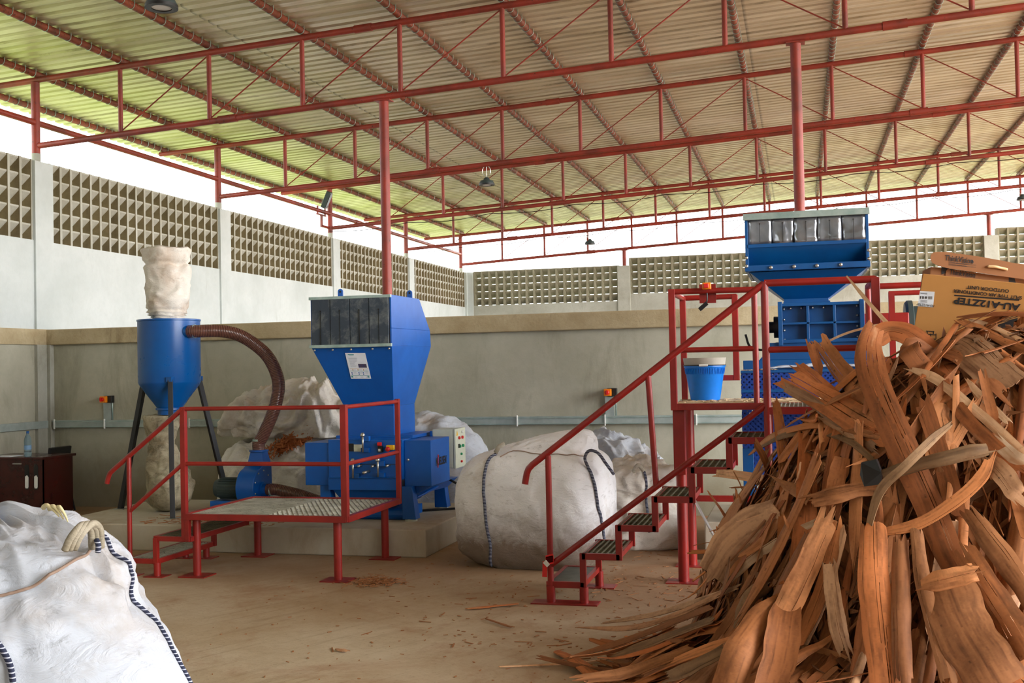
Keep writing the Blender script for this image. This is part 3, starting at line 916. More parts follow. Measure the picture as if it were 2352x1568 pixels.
# body
mb = MB(); mb.lim(-4.42, -3.66, yF - .02, 10.75, .64, 1.02); body = mb.build('cutting_chamber', BLUE, t, bevel=.005)
mb = MB(); mb.lim(-4.44, -3.64, 9.99, 10.66, 1.015, 1.045); mb.build('neck_flange', BLUE, hp, bevel=.003)
mb = MB(); mb.lim(-4.4, -3.7, yF - .05, yF, .655, .665); mb.lim(-4.42, -3.68, yF - .035, yF - .01, .54, .66); mb.build('front_door', BLUE, body, bevel=.004)
mb = MB(); mb.lim(-4.42, -3.68, yF - .026, yF - .018, .785, .789); mb.build('door_seam', BLACK, body)
mb = MB(); mb.frustum(rect(-4.3, -3.75, yF + .1, 10.5, .38), rect(-4.4, -3.68, yF - .01, 10.7, .56)); mb.build('discharge_chute', BLUE, t)
mb = MB(); mb.lim(-4.675, -4.355, yF, 10.35, .58, .99); mb.build('belt_guard', BLUE, t, bevel=.006)
mb = MB(); mb.lim(-3.66, -3.39, yF + .02, 10.36, .575, 1.01); gd = mb.build('motor_guard', BLUE, t, bevel=.006)
put_text('NÜELSEN', .105, (-3.389, 10.09, .79), (0, 1, 0), (0, 0, 1), INK, gd, 'lettering', .003, 'CENTER', .72, .12)
mb = MB(); mb.bar((-3.386, 9.985, .735), (-3.386, 10.0, .86), .004, .012); mb.build('logo_stroke', REDPL, gd)
MB().lathe([(.014, 0), (.014, -.01)], (-3.62, yF + .02, .825), 12, 'Y').build('lock', STEEL, gd, True)
# latches
def latch(x, z, big=True):
    lo = MB().lim(x - .035, x + .05, yF - .055, yF - .01, z + .005, z + .055).build('latch_block', BLUE, body, bevel=.004)
    MB().lim(x - .035, x + .05, yF - .055, yF - .01, z - .1, z - .055).build('latch_block', BLUE, body, bevel=.004)
    MB().tube([(x - .008, yF - .065, z - .095), (x - .008, yF - .065, z + .08)], .01, 8).lathe([(.022, .055), (.024, .065), (.018, .08), (.012, .09)], (x - .008, yF - .065, z), 14).build('swing_bolt', STEEL, body, True)
latch(-4.035, 1.0); latch(-4.14, .755); latch(-3.885, .765)
for x, z in ((-4.08, .775), (-3.94, .775), (-3.79, .78)):
    MB().tube([(x, yF - .02, z), (x - .015, yF - .07, z - .006)], .011, 8).build('stud', STEEL, body, True)
MB().tube([(-4.0, yF - .02, .722), (-4.03, yF - .1, .71)], .014, 10).build('stud', STEEL, body, True)
mb = MB(); mb.lim(-4.235, -4.155, yF - .026, yF - .018, .91, .985); mb.build('rating_plate', BLACK, body)
mb = MB(); mb.lim(-4.152, -4.06, yF - .026, yF - .018, .908, .975); mb.build('data_label', CABGREY, body)
mb = MB(); mb.lim(-3.9, -3.855, yF - .05, yF - .018, .9, .965); sw = mb.build('safety_switch', BLACK, body, bevel=.003)
MB().lim(-3.9, -3.862, yF - .062, yF - .03, .965, .998).build('key', REDPL, sw, bevel=.004)
MB().lim(-3.892, -3.87, yF - .054, yF - .04, .912, .935).build('tag', WHITEPL, sw)
mb = MB(); mb.lim(-3.81, -3.735, yF - .06, yF - .018, .925, .97); es = mb.build('emergency_stop', YELLOW, body, bevel=.004)
MB().lathe([(.012, -.06), (.012, -.075), (.024, -.08), (.02, -.095)], (-3.785, yF, .935), 16, 'Y').build('button', REDPL, es, True)
mb = MB(); mb.tube([(-3.685, yF - .03, .95), (-3.685, yF - .03, .56)], .014, 10); mb.build('gas_strut', BLUE, body, True)
# feet
for (x, y) in ((-3.6, 9.8), (-3.58, 10.68), (-4.46, 9.85), (-4.46, 10.65)):
    mb = MB(); mb.frustum([V(x - .065, y - .06, .27), V(x + .07, y - .06, .27), V(x + .07, y + .06, .27), V(x - .065, y + .06, .27)], [V(x - .07, y - .05, .58), V(x + .03, y - .05, .58), V(x + .03, y + .05, .58), V(x - .07, y + .05, .58)])
    lg = mb.build('leg', BLUE, t, bevel=.004)
    MB().lathe([(.06, .25), (.06, .275)], (x, y, 0), 18).build('rubber_foot', CABGREY, lg, 'auto')
mb = MB(); mb.frustum([V(-3.66, 9.85, .48), V(-3.6, 9.85, .48), V(-3.5, 10.6, .48), V(-3.66, 10.6, .48)], [V(-3.66, 9.85, .58), V(-3.4, 9.85, .58), V(-3.4, 10.66, .58), V(-3.66, 10.66, .58)]); mb.build('motor_bracket', BLUE, t)
mb = MB(); mb.tube([(-3.6, 9.82, .44), (-3.5, 10.3, .52)], .013, 8); mb.build('adjuster', BLUE, t, True)
mb = MB(); mb.tube([(-3.44, 10.45, .58), (-3.3, 10.55, .48), (-3.25, 10.6, .36), (-3.34, 10.6, .27), (-3.6, 10.5, .262), (-4.2, 10.1, .262)], .012, 8); mb.build('power_cable', BLACK, t, True)
mb = MB(); mb.lim(-4.3, -3.7, 9.95, 10.4, .25, .34); mb.tube([(-4.3, 9.86, .3), (-3.68, 9.86, .3)], .05, 14); mb.build('outfeed_pipe', BLUE, t)
# control cabinet behind the motor guard
t = thing('control_cabinet', (-3.42, 10.5, .7), 'pale grey electric cabinet with red and green buttons on the granulator', 'cabinet')
a = V(-3.545, 10.42, 0); b = V(-3.352, 10.38, 0); c = V(-3.25, 10.62, 0); d = V(-3.44, 10.66, 0)
a = at(990, 985, Y=10.42); b = at(1040, 985, Y=10.36); 
mb = MB(); mb.lim(-3.58, -3.36, 10.4, 10.72, .69, 1.075); cb = mb.build('body', CABGREY, t, bevel=.006)
mb = MB(); mb.lim(-3.358, -3.335, 10.395, 10.725, .685, 1.08); dr = mb.build('door', CABGREY, t, bevel=.005)
def btn(y, z, m, r=.016): MB().lathe([(r, 0), (r, .012), (r * .8, .018)], (-3.335, y, z), 14, 'X').build('button', m, dr, True)
btn(10.5, .985, REDPL); btn(10.6, .985, REDPL); btn(10.52, .9, GREENPL); btn(10.62, .9, GREENPL); btn(10.56, .82, GREENPL, .012); btn(10.56, .745, REDPL, .012); btn(10.6, 1.04, WHITEPL, .014)
MB().lim(-3.335, -3.325, 10.48, 10.51, .885, .925).build('selector', BLACK, dr)
MB().prism([(-3.334, 10.42, 1.01), (-3.334, 10.47, 1.01), (-3.334, 10.445, 1.06)], (.002, 0, 0)).build('warning_sign', YELLOW, dr)
MB().lim(-3.6, -3.58, 10.38, 10.44, .9, 1.06).build('mounting_bracket', BLUE, t)
MB().lim(-3.56, -3.5, 10.5, 10.6, .6, .7).build('mounting_arm', BLUE, t)

# ------------------------------------------------------------------ cyclone
CX, CY = -6.42, 10.22
t = thing('cyclone_separator', (CX, CY, .25), 'blue cyclone separator drum on three black legs', 'cyclone')
mb = MB(); mb.lathe([(.05, 2.252), (.31, 2.252), (.318, 2.245), (.318, 1.6), (.312, 1.585), (.3, 1.565), (.13, 1.33), (.125, 1.32), (.125, 1.26)], (CX, CY, 0), 48); mb.build('drum', BLUE2, t, 'auto')
mb = MB(); mb.lathe([(.32, 2.235), (.325, 2.24), (.325, 2.255), (.31, 2.257)], (CX, CY, 0), 48); mb.build('lid_rim', BLUE2, t, 'auto')
MB().lathe([(.135, 1.335), (.145, 1.33), (.145, 1.31), (.135, 1.305)], (CX, CY, 0), 32).build('outlet_collar', BLUE2, t, 'auto')
for ang in (-57, 174, 57):
    a = math.radians(ang); dx, dy = math.cos(a), math.sin(a)
    top = V(CX + .325 * dx, CY + .325 * dy, 1.63); bot = V(CX + .66 * dx, CY + .66 * dy, .25)
    lg = MB().bar(bot, top, .05, .05).build('leg', BLACKLEG, t, bevel=.003)
    MB().lim(bot.x - .06, bot.x + .06, bot.y - .05, bot.y + .05, .25, .258).build('foot_plate', STEEL, lg)
    MB().box((CX + .33 * dx, CY + .33 * dy, 1.63), (.06, .06, .05)).build('leg_bracket', BLUE2, t)
inl = V(CX + .27, CY - .12, 2.12)
MB().tube([inl, inl + V(.12, 0, 0)], .062, 20).build('inlet', BLUE2, t, 'auto')
# filter sock on top
def crumple(p, f, seed): 
    q = Vector(p) * f + Vector((seed, seed * 1.7, -seed))
    return 1.0 - abs(noise.noise(q)) * 2.0
def cloth_tube(name, mat, prof, n=56, amp=.03, f=5, seed=1, parent=None, squash=None):
    """prof: list (z, r, cx, cy); crumpled closed cloth tube"""
    mb = MB(); vs = []; K = len(prof)
    for (z, r, cx, cy) in prof:
        for j in range(n):
            a = 2 * PI * j / n
            ex = squash(a, z) if squash else (1, 1)
            p = V(cx + r * math.cos(a) * ex[0], cy + r * math.sin(a) * ex[1], z)
            d = amp * (crumple(V(p.x, p.y, p.z * .8), f, seed) * .7 + crumple(p, f * 2.3, seed + 3) * .35 - .5)
            nn = V(math.cos(a), math.sin(a), 0)
            vs.append(p + nn * d * min(1, r * 8) + V(0, 0, d * .6))
    fs = [(i * n + j, i * n + (j + 1) % n, (i + 1) * n + (j + 1) % n, (i + 1) * n + j) for i in range(K - 1) for j in range(n)]
    fs.append(tuple(range(n))[::-1]); fs.append(tuple((K - 1) * n + j for j in range(n)))
    mb.add(vs, fs)
    return mb.build(name, mat, parent, True)
prof = []
for i in range(56):
    u = i / 55; z = 2.255 + .765 * u
    r = .2
    if u < .09: r = .13 + .06 * u / .09 + .025 * math.sin(u * 140)
    elif u < .16: r = .19 + .012 * math.sin(u * 90)
    if .72 < u < .8: r -= .02 * math.sin((u - .72) / .08 * PI)
    if u > .8: r = .2 + .02 * (u - .8) / .2
    if u > .97: r *= 1 - (u - .97) / .03 * .35
    prof.append((z, r, CX - .01 - .035 * max(0, u - .7), CY))
def sq_(a, z):
    k = min(1, max(0, (z - 2.3) / .5))
    f = 1 + .16 * k * math.cos(2 * a)          # flattened pillow section
    n = (abs(math.cos(a)) ** 3 + abs(math.sin(a)) ** 3) ** (-1 / 3.)
    e = 1 + (n - 1) * k
    return (f * e, (2 - f) * e)
o = cloth_tube('filter_sock', FILTER, prof, 72, .045, 4.5, 4, None, sq_)
tag(o, 'soiled white filter bag standing on top of the blue cyclone', 'filter bag')
# sack below the outlet
prof = []
for i in range(56):
    u = i / 55; z = .25 + 1.0 * u
    r = .06 + .17 * min(1, (u / .12)) ** .5
    if u > .3: r = .225 - .08 * min(1, (u - .3) / .35)
    if u > .75: r = .15 + .04 * (u - .75) / .25
    cx = CX - .02 - .16 * max(0, u - .35) ** 1.2 + .02 * math.sin(u * 7)
    if u > .9: cx += .05 * (u - .9) * 10
    prof.append((z, r, cx, CY - .02))
o = cloth_tube('collecting_sack', SACK, prof, 60, .055, 4.2, 9)
tag(o, 'tall stained fibre sack hanging below the cyclone outlet', 'sack')
# ------------------------------------------------------------------ blower and hoses
def spline(pts, n=12):
    pts = [Vector(p) for p in pts]; out = []
    P = [pts[0] * 2 - pts[1]] + pts + [pts[-1] * 2 - pts[-2]]
    for i in range(1, len(P) - 2):
        for k in range(n):
            u = k / n; a, b, c, d = P[i - 1], P[i], P[i + 1], P[i + 2]
            out.append(.5 * ((2 * b) + (c - a) * u + (2 * a - 5 * b + 4 * c - d) * u * u + (3 * b - a - 3 * c + d) * u ** 3))
    out.append(pts[-1]); return out
def hose(name, pts, r, n=24, m=HOSE):
    path = spline(pts, 24); mb = MB(); mb.tube(path, r, n, True)
    o = mb.build(name, m, None, True)
    me = o.data; uv = me.uv_layers.new(name='UVMap')
    L = [0]
    for i in range(1, len(path)): L.append(L[-1] + (path[i] - path[i - 1]).length)
    for lp in me.loops:
        v = lp.vertex_index; uv.data[lp.index].uv = ((v % n) / n, L[min(v // n, len(L) - 1)])
    return o
BX, BY, BZ = -5.45, 10.32, .5
t = thing('blower', (BX, BY, .25), 'blue centrifugal blower with grey motor beside the granulator', 'blower')
poly = []
for i in range(40):
    a = math.radians(90 + 270 * i / 39); r = .2 + .035 * i / 39
    poly.append((BX - .16, BY - r * math.cos(a - PI / 2 + PI / 2), BZ + r * math.sin(a)))
poly = []
for i in range(40):
    a = math.radians(100 + 260 * i / 39); r = .19 + .03 * i / 39
    poly.append(V(BX - .17, BY - .0 + r * math.cos(a) , BZ + r * math.sin(a)))
poly += [V(BX - .17, BY + .215, BZ + .22), V(BX - .17, BY + .03, BZ + .22)]
mb = MB(); mb.prism(poly, (.2, 0, 0)); sc = mb.build('scroll_housing', BLUE, t, 'auto', bevel=.006)
for i in range(9):
    a = math.radians(40 + 40 * i)
    MB().lathe([(.008, 0), (.008, .008)], (BX + .03, BY + .165 * math.cos(a), BZ + .165 * math.sin(a)), 8, 'X').build('bolt', STEEL, sc, True)
oy = BY + .12
mb = MB(); mb.frustum([V(BX - .16, oy - .09, .7), V(BX + .03, oy - .09, .7), V(BX + .03, oy + .095, .7), V(BX - .16, oy + .095, .7)], [V(BX - .13, oy - .06, .86), V(BX, oy - .06, .86), V(BX, oy + .06, .86), V(BX - .13, oy + .06, .86)]); mb.build('outlet_duct', BLUE, t)
fx = BX - .065
MB().lathe([(.055, .8), (.06, .85), (.1, .855), (.1, .87), (.06, .872)], (fx, oy, 0), 28).build('flange', BLUE, t, 'auto')
mb = MB(); mb.lathe([(.05, -.5), (.09, -.49), (.105, -.44), (.105, -.2), (.09, -.17)], (BX, BY, BZ - .02), 28, 'X'); mo = mb.build('motor', MOTOR, t, 'auto')
mb = MB()
for i in range(22):
    a = 2 * PI * i / 22; d = V(0, math.cos(a), math.sin(a))
    mb.bar(V(BX - .43, BY, BZ - .02) + d * .108, V(BX - .2, BY, BZ - .02) + d * .108, .008, .012, up=d)
mb.build('cooling_fins', MOTOR, mo)
MB().lim(BX - .5, BX + .05, BY - .13, BY + .16, .25, .36).build('base_box', BLUE, t, bevel=.004)
MB().lathe([(.085, 0), (.085, .02), (.066, .022), (.066, .06)], (BX + .03, BY, BZ - .03), 28, 'X').build('inlet_collar', BLUE, t, 'auto')
o = hose('suction_hose', [(BX + .07, BY, BZ - .03), (BX + .2, BY - .01, BZ - .03), (BX + .42, BY + .02, BZ - .08), (BX + .75, BY + .05, BZ - .17), (BX + 1.2, BY + .02, .31), (-4.32, BY - .1, .31)], .06)
tag(o, 'brown ribbed hose running from the blower inlet to the granulator base', 'hose')
MB().tube([(BX + .13, BY - .005, BZ - .03), (BX + .15, BY - .005, BZ - .03)], .064, 24).build('hose_clamp', GALV, o)
h0 = V(fx, oy, .872)
pts = [h0, h0 + V(0, 0, .07)]
for (px, py, Y) in ((603, 1002, oy), (620, 965, oy + .0), (634, 925, oy), (640, 885, oy), (632, 850, oy - .02), (612, 815, oy - .05), (580, 787, oy - .1), (545, 768, oy - .17), (505, 760, oy - .25)): pts.append(at(px, py, Y=Y))
pts.append(inl + V(.13, 0, .0)); pts.append(inl + V(.04, 0, 0))
o = hose('delivery_hose', pts, .066)
tag(o, 'thick brown ribbed hose arching from the blower up to the cyclone', 'hose')
MB().tube([h0 + V(0, 0, .09), h0 + V(0, 0, .11)], .07, 24).build('hose_clamp', GALV, o)
MB().tube([inl + V(.1, 0, 0), inl + V(.115, 0, 0)], .07, 24).build('hose_clamp', GALV, o)

# ------------------------------------------------------------------ shredder
t = thing('shredder', (.1, 10, .33), 'tall blue shredder with wide hopper behind the red stairs', 'machine')
yS = 9.5
lo_, hi_ = rect(-.36, .535, yS + .04, yS + 1.0, 2.42), rect(-.36, .535, yS + .04, yS + 1.0, 2.45)
mb = MB(); mb.frustum(rect(-.125, .25, yS + .3, yS + .75, 2.225), rect(-.40, .555, yS + .03, yS + 1.02, 2.45)); mb.lim(-.125, .25, yS + .3, yS + .75, 2.15, 2.23); fu = mb.build('funnel', BLUE3, t, bevel=.003)
# upper hopper shell, open at the front
mb = MB()
mb.lim(-.43, -.405, yS, yS + 1.05, 2.45, 2.93); mb.lim(.55, .575, yS, yS + 1.05, 2.45, 2.93); mb.lim(-.43, .575, yS + 1.02, yS + 1.05, 2.45, 2.93); mb.lim(-.43, .575, yS, yS + 1.05, 2.91, 2.93)
up = mb.build('hopper', BLUE3, t, bevel=.003)
mb = MB(); mb.lim(-.435, .58, yS - .02, yS + .06, 2.455, 2.505); mb.build('flange', BLUE3, up, bevel=.003)
mb = MB(); mb.lim(-.41, .56, yS - .005, yS + .03, 2.655, 2.685); mb.build('sill', BLUE3, up, bevel=.003)
mb = MB(); mb.prism([V(-.41, yS + .0, 2.66), V(-.41, yS + .02, 2.66), V(-.41, yS + .16, 2.5), V(-.41, yS + .14, 2.5)], (.97, 0, 0)); mb.build('sloping_apron', BLUE3, up)
mb = MB(); mb.lim(-.44, .585, yS - .03, yS + .0, 2.89, 2.945); mb.build('clamp_strip', GALV, up, bevel=.002)
for i in range(5):
    x0 = -.4 + i * .19
    mb = MB(); vs = []
    n = 7
    for k in range(8):
        for j in range(n):
            u = j / (n - 1); v = k / 7
            vs.append(V(x0 + u * .188, yS + .008 + .012 * math.sin(u * PI * (1 + i % 2) + i * 2) * v + .01 * noise.noise(V(x0 * 9 + u * 2, v * 3, i)), 2.9 - .215 * v - .005 * (i % 3)))
    fs = [(k * n + j, k * n + j + 1, (k + 1) * n + j + 1, (k + 1) * n + j) for k in range(7) for j in range(n - 1)]
    mb.add(vs, fs); fl = mb.build('curtain_strip', STRIP, up, True)
    so = fl.modifiers.new('thickness', 'SOLIDIFY'); so.thickness = .004
    mb = MB(); mb.lim(x0 + .092, x0 + .0955, yS - .006, yS - .001, 2.69, 2.85); mb.lathe([(.006, 0), (.006, -.004)], (x0 + .094, yS - .002, 2.855), 8, 'Y'); mb.build('slit', BLACK, fl)
for x in (-.22, -.03, .155, .345):
    MB().lathe([(.016, 0), (.016, -.012), (.01, -.02)], (x, yS - .02, 2.48), 12, 'Y').build('bolt', STEEL, up, True)
for x, z in ((-.42, 2.5), (.57, 2.52), (.57, 2.59), (-.42, 2.57)):
    MB().lathe([(.014, 0), (.014, -.012)], (x, yS - .02, z), 12, 'Y').build('bolt', STEEL, up, True)
# ribbed chamber
mb = MB(); mb.lim(-.15, .5, yS + .1, yS + .9, 1.85, 2.17); ch = mb.build('cutting_chamber', BLUE3, t)
mb = MB()
for x in (-.155, .505): mb.lim(x - .018, x + .018, yS + .0, yS + .12, 1.82, 2.19)
for x in (.07, .285): mb.lim(x - .012, x + .012, yS + .02, yS + .12, 1.85, 2.17)
mb.lim(-.16, .5, yS + .02, yS + .12, 1.995, 2.013); mb.lim(-.16, .5, yS + .01, yS + .12, 2.15, 2.175); mb.lim(-.16, .5, yS + .01, yS + .12, 1.84, 1.87)
mb.build('stiffening_ribs', BLUE3, ch, bevel=.003)
for x, z in [(-.125, zz) for zz in (2.13, 2.04, 1.95, 1.87)] + [(.47, zz) for zz in (2.14, 2.06, 1.97, 1.88)] + [(xx, 2.135) for xx in (-.07, .02, .11, .2)] :
    MB().lathe([(.011, 0), (.011, -.02), (.006, -.03)], (x, yS + .1, z), 8, 'Y').build('bolt', STEEL, ch, True)
mb = MB(); mb.lim(-.13, .26, yS + .25, yS + .8, 2.17, 2.2); mb.build('neck_flange', BLUE3, fu)
MB().lathe([(.05, -.32), (.05, -.22), (.095, -.22), (.095, -.17), (.02, -.17)], (0, yS + .5, 1.99), 28, 'X').build('bearing', BLACK, t, 'auto')
mb = MB(); mb.frustum(rect(-.34, .64, yS + .03, yS + 1.0, 1.7), rect(-.25, .56, yS + .05, yS + .95, 1.8)); mb.lim(-.25, .56, yS + .04, yS + .95, 1.8, 1.845); mb.build('base_frame', BLUE3, t, bevel=.004)
mb = MB(); mb.lim(-.47, .75, yS - .02, yS + 1.05, 1.61, 1.7); mb.build('table_top', BLUE3, t, bevel=.004)
mb = MB(); mb.lim(-.49, .78, yS - .06, yS - .054, .72, 1.6); mb.lim(-.49, .78, yS + 1.0, yS + 1.006, .72, 1.6); mb.lim(-.49, -.484, yS - .06, yS + 1.0, .72, 1.6); mb.build('perforated_guard', PERF, t)
for (x, y) in ((-.445, yS - .02), (.735, yS - .02), (-.445, yS + .96), (.735, yS + .96)): MB().lim(x - .045, x + .045, y - .045, y + .04, .33, .96).build('leg', BLUE3, t, bevel=.004)
for (a, b, c, d) in ((yS - .068, yS - .05, 1.43, 1.455), (yS - .075, yS - .045, 1.595, 1.615), (yS - .05, yS - .02, .9, .95)): MB().lim(-.49, .78, a, b, c, d).build('guard_rail', BLUE3, t)
mb = MB(); mb.lim(-.3, .7, yS + .1, yS + .9, 1.0, 1.55); mb.build('gearbox', BLUE3, t)
mb = MB(); mb.bar((-.46, yS + .2, .35), (.1, yS + .2, .8), .06, .05); mb.build('brace', BLUE3, t)
MB().lim(-.38, -.2, yS - .02, yS, .45, .82).build('data_plate', CABGREY, t)
MB().lathe([(.012, 0), (.012, -.01)], (-.46, yS - .06, 1.34), 10, 'Y').build('bolt', STEEL, t, True)
# drive to the right of the chamber
mb = MB(); mb.lim(.52, .9, yS + .3, yS + .7, 1.88, 2.08); mb.build('gear_drive', RED, t, bevel=.01)
mb = MB(); mb.lathe([(.17, .88), (.19, .9), (.19, .94), (.14, .95), (.14, 1.3), (.1, 1.33)], (0, yS + .5, 2.0), 28, 'X'); mb.build('drive_motor', MOTOR, t, 'auto')
mb = MB(); mb.tube(spline([(-.46, yS + .3, 1.93), (-.42, yS + .3, 1.82), (-.3, yS + .25, 1.79), (-.2, yS + .2, 1.84), (-.15, yS + .2, 1.83)], 8), .01, 8); mb.build('power_cable', BLACK, t, True)
# cloth lying on the guard top
mb = MB(); vs = []; nx, ny = 60, 8
for i in range(nx):
    for j in range(ny):
        u = i / (nx - 1); v = j / (ny - 1)
        x = -.33 + 1.0 * u; y = yS - .05 + .07 * v
        h = .015 + .05 * max(0, math.sin(v * PI * .8 + .4)) * (0.5 + .7 * abs(noise.noise(V(u * 6, 0, 2)))) * min(1, 6 * u, 6 * (1 - u))
        vs.append(V(x, y - .03 * (1 - v) * abs(noise.noise(V(u * 14, 3, 1))), 1.612 + h))
fs = [(i * ny + j, i * ny + j + 1, (i + 1) * ny + j + 1, (i + 1) * ny + j) for i in range(nx - 1) for j in range(ny - 1)]
mb.add(vs, fs); o = mb.build('plastic_sheet', BAG, None, True)
so = o.modifiers.new('thickness', 'SOLIDIFY'); so.thickness = .006; so.offset = -1
tag(o, 'crumpled white plastic sheet lying along the edge of the shredder guard', 'sheet')

# ------------------------------------------------------------------ tall platform and stairs
t = thing('stair_platform', (-.6, 8.2, 0), 'tall red steel stairs and railed platform in front of the shredder', 'stairs')
FY, BY2 = 7.66, 8.27
def flat(a, b, w=.012, h=.045, up=(0, 1, 0)): return (a, b, w, h, up)
def zig(Y):
    mb = MB()
    for k in range(6):
        xk = -1.795 + .26 * k; zk = .135 + .204 * k
        mb.lim(xk, xk + .275, Y - .015, Y + .015, zk - .025, zk + .02)
        mb.lim(xk + .245, xk + .29, Y - .015, Y + .015, zk - .025, zk + .204 + .02)
    return mb
zig(FY).build('front_stringer', RED, t, bevel=.003); zig(BY2).build('rear_stringer', RED, t, bevel=.003)
for k in range(6):
    xk = -1.795 + .26 * k; zk = .135 + .204 * k
    mb = MB()
    mb.lim(xk, xk + .03, FY, BY2, zk - .02, zk + .018); mb.lim(xk + .245, xk + .275, FY, BY2, zk - .02, zk + .018)
    tr = mb.build('tread', RED, t)
    mb = MB()
    if k == 0:
        mb.lim(xk + .02, xk + .255, FY + .01, BY2 - .01, zk + .005, zk + .015)
        mb.build('chequer_plate', PLATE, tr)
    else:
        if k in (1, 2):
            n1, n2 = 6, 16
        else: n1, n2 = 5, 26
        for i in range(n1 + 1): mb.bar((xk + .02 + .235 * i / n1, FY + .01, zk + .01), (xk + .02 + .235 * i / n1, BY2 - .01, zk + .01), .008, .02)
        for i in range(n2 + 1): mb.bar((xk + .02, FY + .015 + .58 * i / n2, zk + .008), (xk + .255, FY + .015 + .58 * i / n2, zk + .008), .005, .012)
        mb.build('tread_grating', GRATED, tr)
for (x, y) in ((-1.765, FY), (-1.525, FY), (-1.765, BY2), (-1.525, BY2)):
    lg = MB().tube([(x, y, 0), (x, y, .12)], .032, 14).build('leg', RED, t, 'auto')
MB().lim(-1.9, -1.42, FY - .07, FY + .08, 0, .008).build('foot_plate', RED, t); MB().lim(-1.9, -1.4, BY2 - .08, BY2 + .08, 0, .008).build('foot_plate', RED, t)
for (x, y) in ((-.913, 8.55), (-.915, 9.25), (.4, 8.55), (.4, 9.25)):
    lg = MB().tube([(x, y, 0), (x, y, 1.33)], .042, 16).build('leg', RED, t, 'auto')
    MB().lim(x - .13, x + .13, y - .1, y + .1, 0, .008).build('foot_plate', RED, lg)
mb = MB(); mb.lim(-.965, -.875, 8.5, 8.6, .83, 1.33); mb.build('leg_sleeve', RED, t, bevel=.004)
mb = MB(); mb.bar((-.9, 9.25, .56), (.4, 9.25, .56), .04, .05); mb.build('cross_beam', RED, t)
mb = MB(); mb.bar((-.9, 9.24, .58), (-.72, 9.1, .27), .02, .012); mb.build('stay', STEEL, t)
# deck
mb = MB()
for a, b in (((-.96, 8.45), (.5, 8.45)), ((-.96, 9.28), (.5, 9.28)), ((-.94, 8.45), (-.94, 9.28)), ((.48, FY), (.48, 9.28)), ((-.22, FY), (.5, FY)), ((-.22, FY), (-.22, 8.45))):
    mb.bar((a[0], a[1], 1.355), (b[0], b[1], 1.355), .045, .05)
mb.build('deck_frame', RED, t, bevel=.003)
mb = MB(); mb.lim(-.93, .47, 8.47, 9.26, 1.372, 1.384); mb.build('deck_board', BOARD, t)
mb = MB()
for i in range(24): mb.bar((-.2 + .68 * i / 23, FY + .02, 1.372), (-.2 + .68 * i / 23, 8.44, 1.372), .006, .02)
for i in range(20): mb.bar((-.2, FY + .03 + .04 * i, 1.37), (.48, FY + .03 + .04 * i, 1.37), .005, .012)
mb.build('landing_grating', GRATE, t)
def sq(x, y, z0, z1, s=.05): MB().bar((x, y, z0), (x, y, z1), s, s).build('rail_post', RED, t, bevel=.004)
def rd(pts, r=.0225): MB().tube(pts, r, 14).build('handrail', RED, t, 'auto')
sq(-.945, 8.45, 1.33, 2.26); sq(-.945, 9.27, 1.36, 2.25); sq(-.515, 9.27, 1.54, 2.25)
MB().tube([(-.325, 8.45, 1.36), (-.325, 8.45, 2.23)], .0225, 14).build('rail_post', RED, t, 'auto')
rd([(-.945, 8.45, 2.24), (-.325, 8.45, 2.235)]); rd([(-.945, 8.45, 1.79), (-.325, 8.45, 1.79)], .021)
rd([(-.945, 8.45, 2.235), (-.945, 9.27, 2.235)]); rd([(-.945, 9.27, 2.235), (-.5, 9.27, 2.235)])
mb = MB(); mb.bar((-.945, 9.27, 1.56), (-.49, 9.27, 1.56), .045, .045); mb.build('lower_bar', RED, t)
MB().tube([(-.225, FY, .95), (-.225, FY, 2.235)], .026, 14).build('rail_post', RED, t, 'auto')
sq(.495, FY, 1.34, 2.235, .055)
rd([(-.225, FY, 2.225), (.495, FY, 2.225)], .025); rd([(-.225, FY, 1.77), (.495, FY, 1.77)], .022)
rd([(.495, FY, 2.225), (.495, 8.45, 2.225)]); MB().tube([(.495, 8.45, 1.36), (.495, 8.45, 2.225)], .0225, 14).build('rail_post', RED, t, 'auto')
rd([(.495, 8.45, 2.225), (1.5, 8.45, 2.225)]); rd([(.7, 9.27, 2.215), (1.5, 9.27, 2.215)], .02)
MB().bar((.72, 9.27, 1.36), (.72, 9.27, 2.225), .045, .045).build('rail_post', RED, t)
mb = MB(); mb.bar((.5, 8.45, 1.355), (1.5, 8.45, 1.355), .045, .05); mb.bar((.5, 9.28, 1.355), (1.5, 9.28, 1.355), .045, .05); mb.bar((1.5, 8.45, 0), (1.5, 8.45, 2.24), .05, .05); mb.bar((1.5, 9.28, 0), (1.5, 9.28, 2.24), .05, .05); mb.build('side_frame', RED, t)
# stair rails
rd([(-1.94, FY, .845), (-1.925, FY, .92), (-1.91, FY, .955), (-1.88, FY, .985), (-.225, FY, 2.225)], .0235)
rd([(-1.76, FY, .27), (-.225, FY, 1.40)], .022)
MB().tube([(-1.765, FY, .12), (-1.765, FY, 1.05)], .022, 14).build('rail_post', RED, t, 'auto')
MB().tube([(-.995, FY, .83), (-1.035, FY, 1.62)], .021, 14).build('rail_post', RED, t, 'auto')
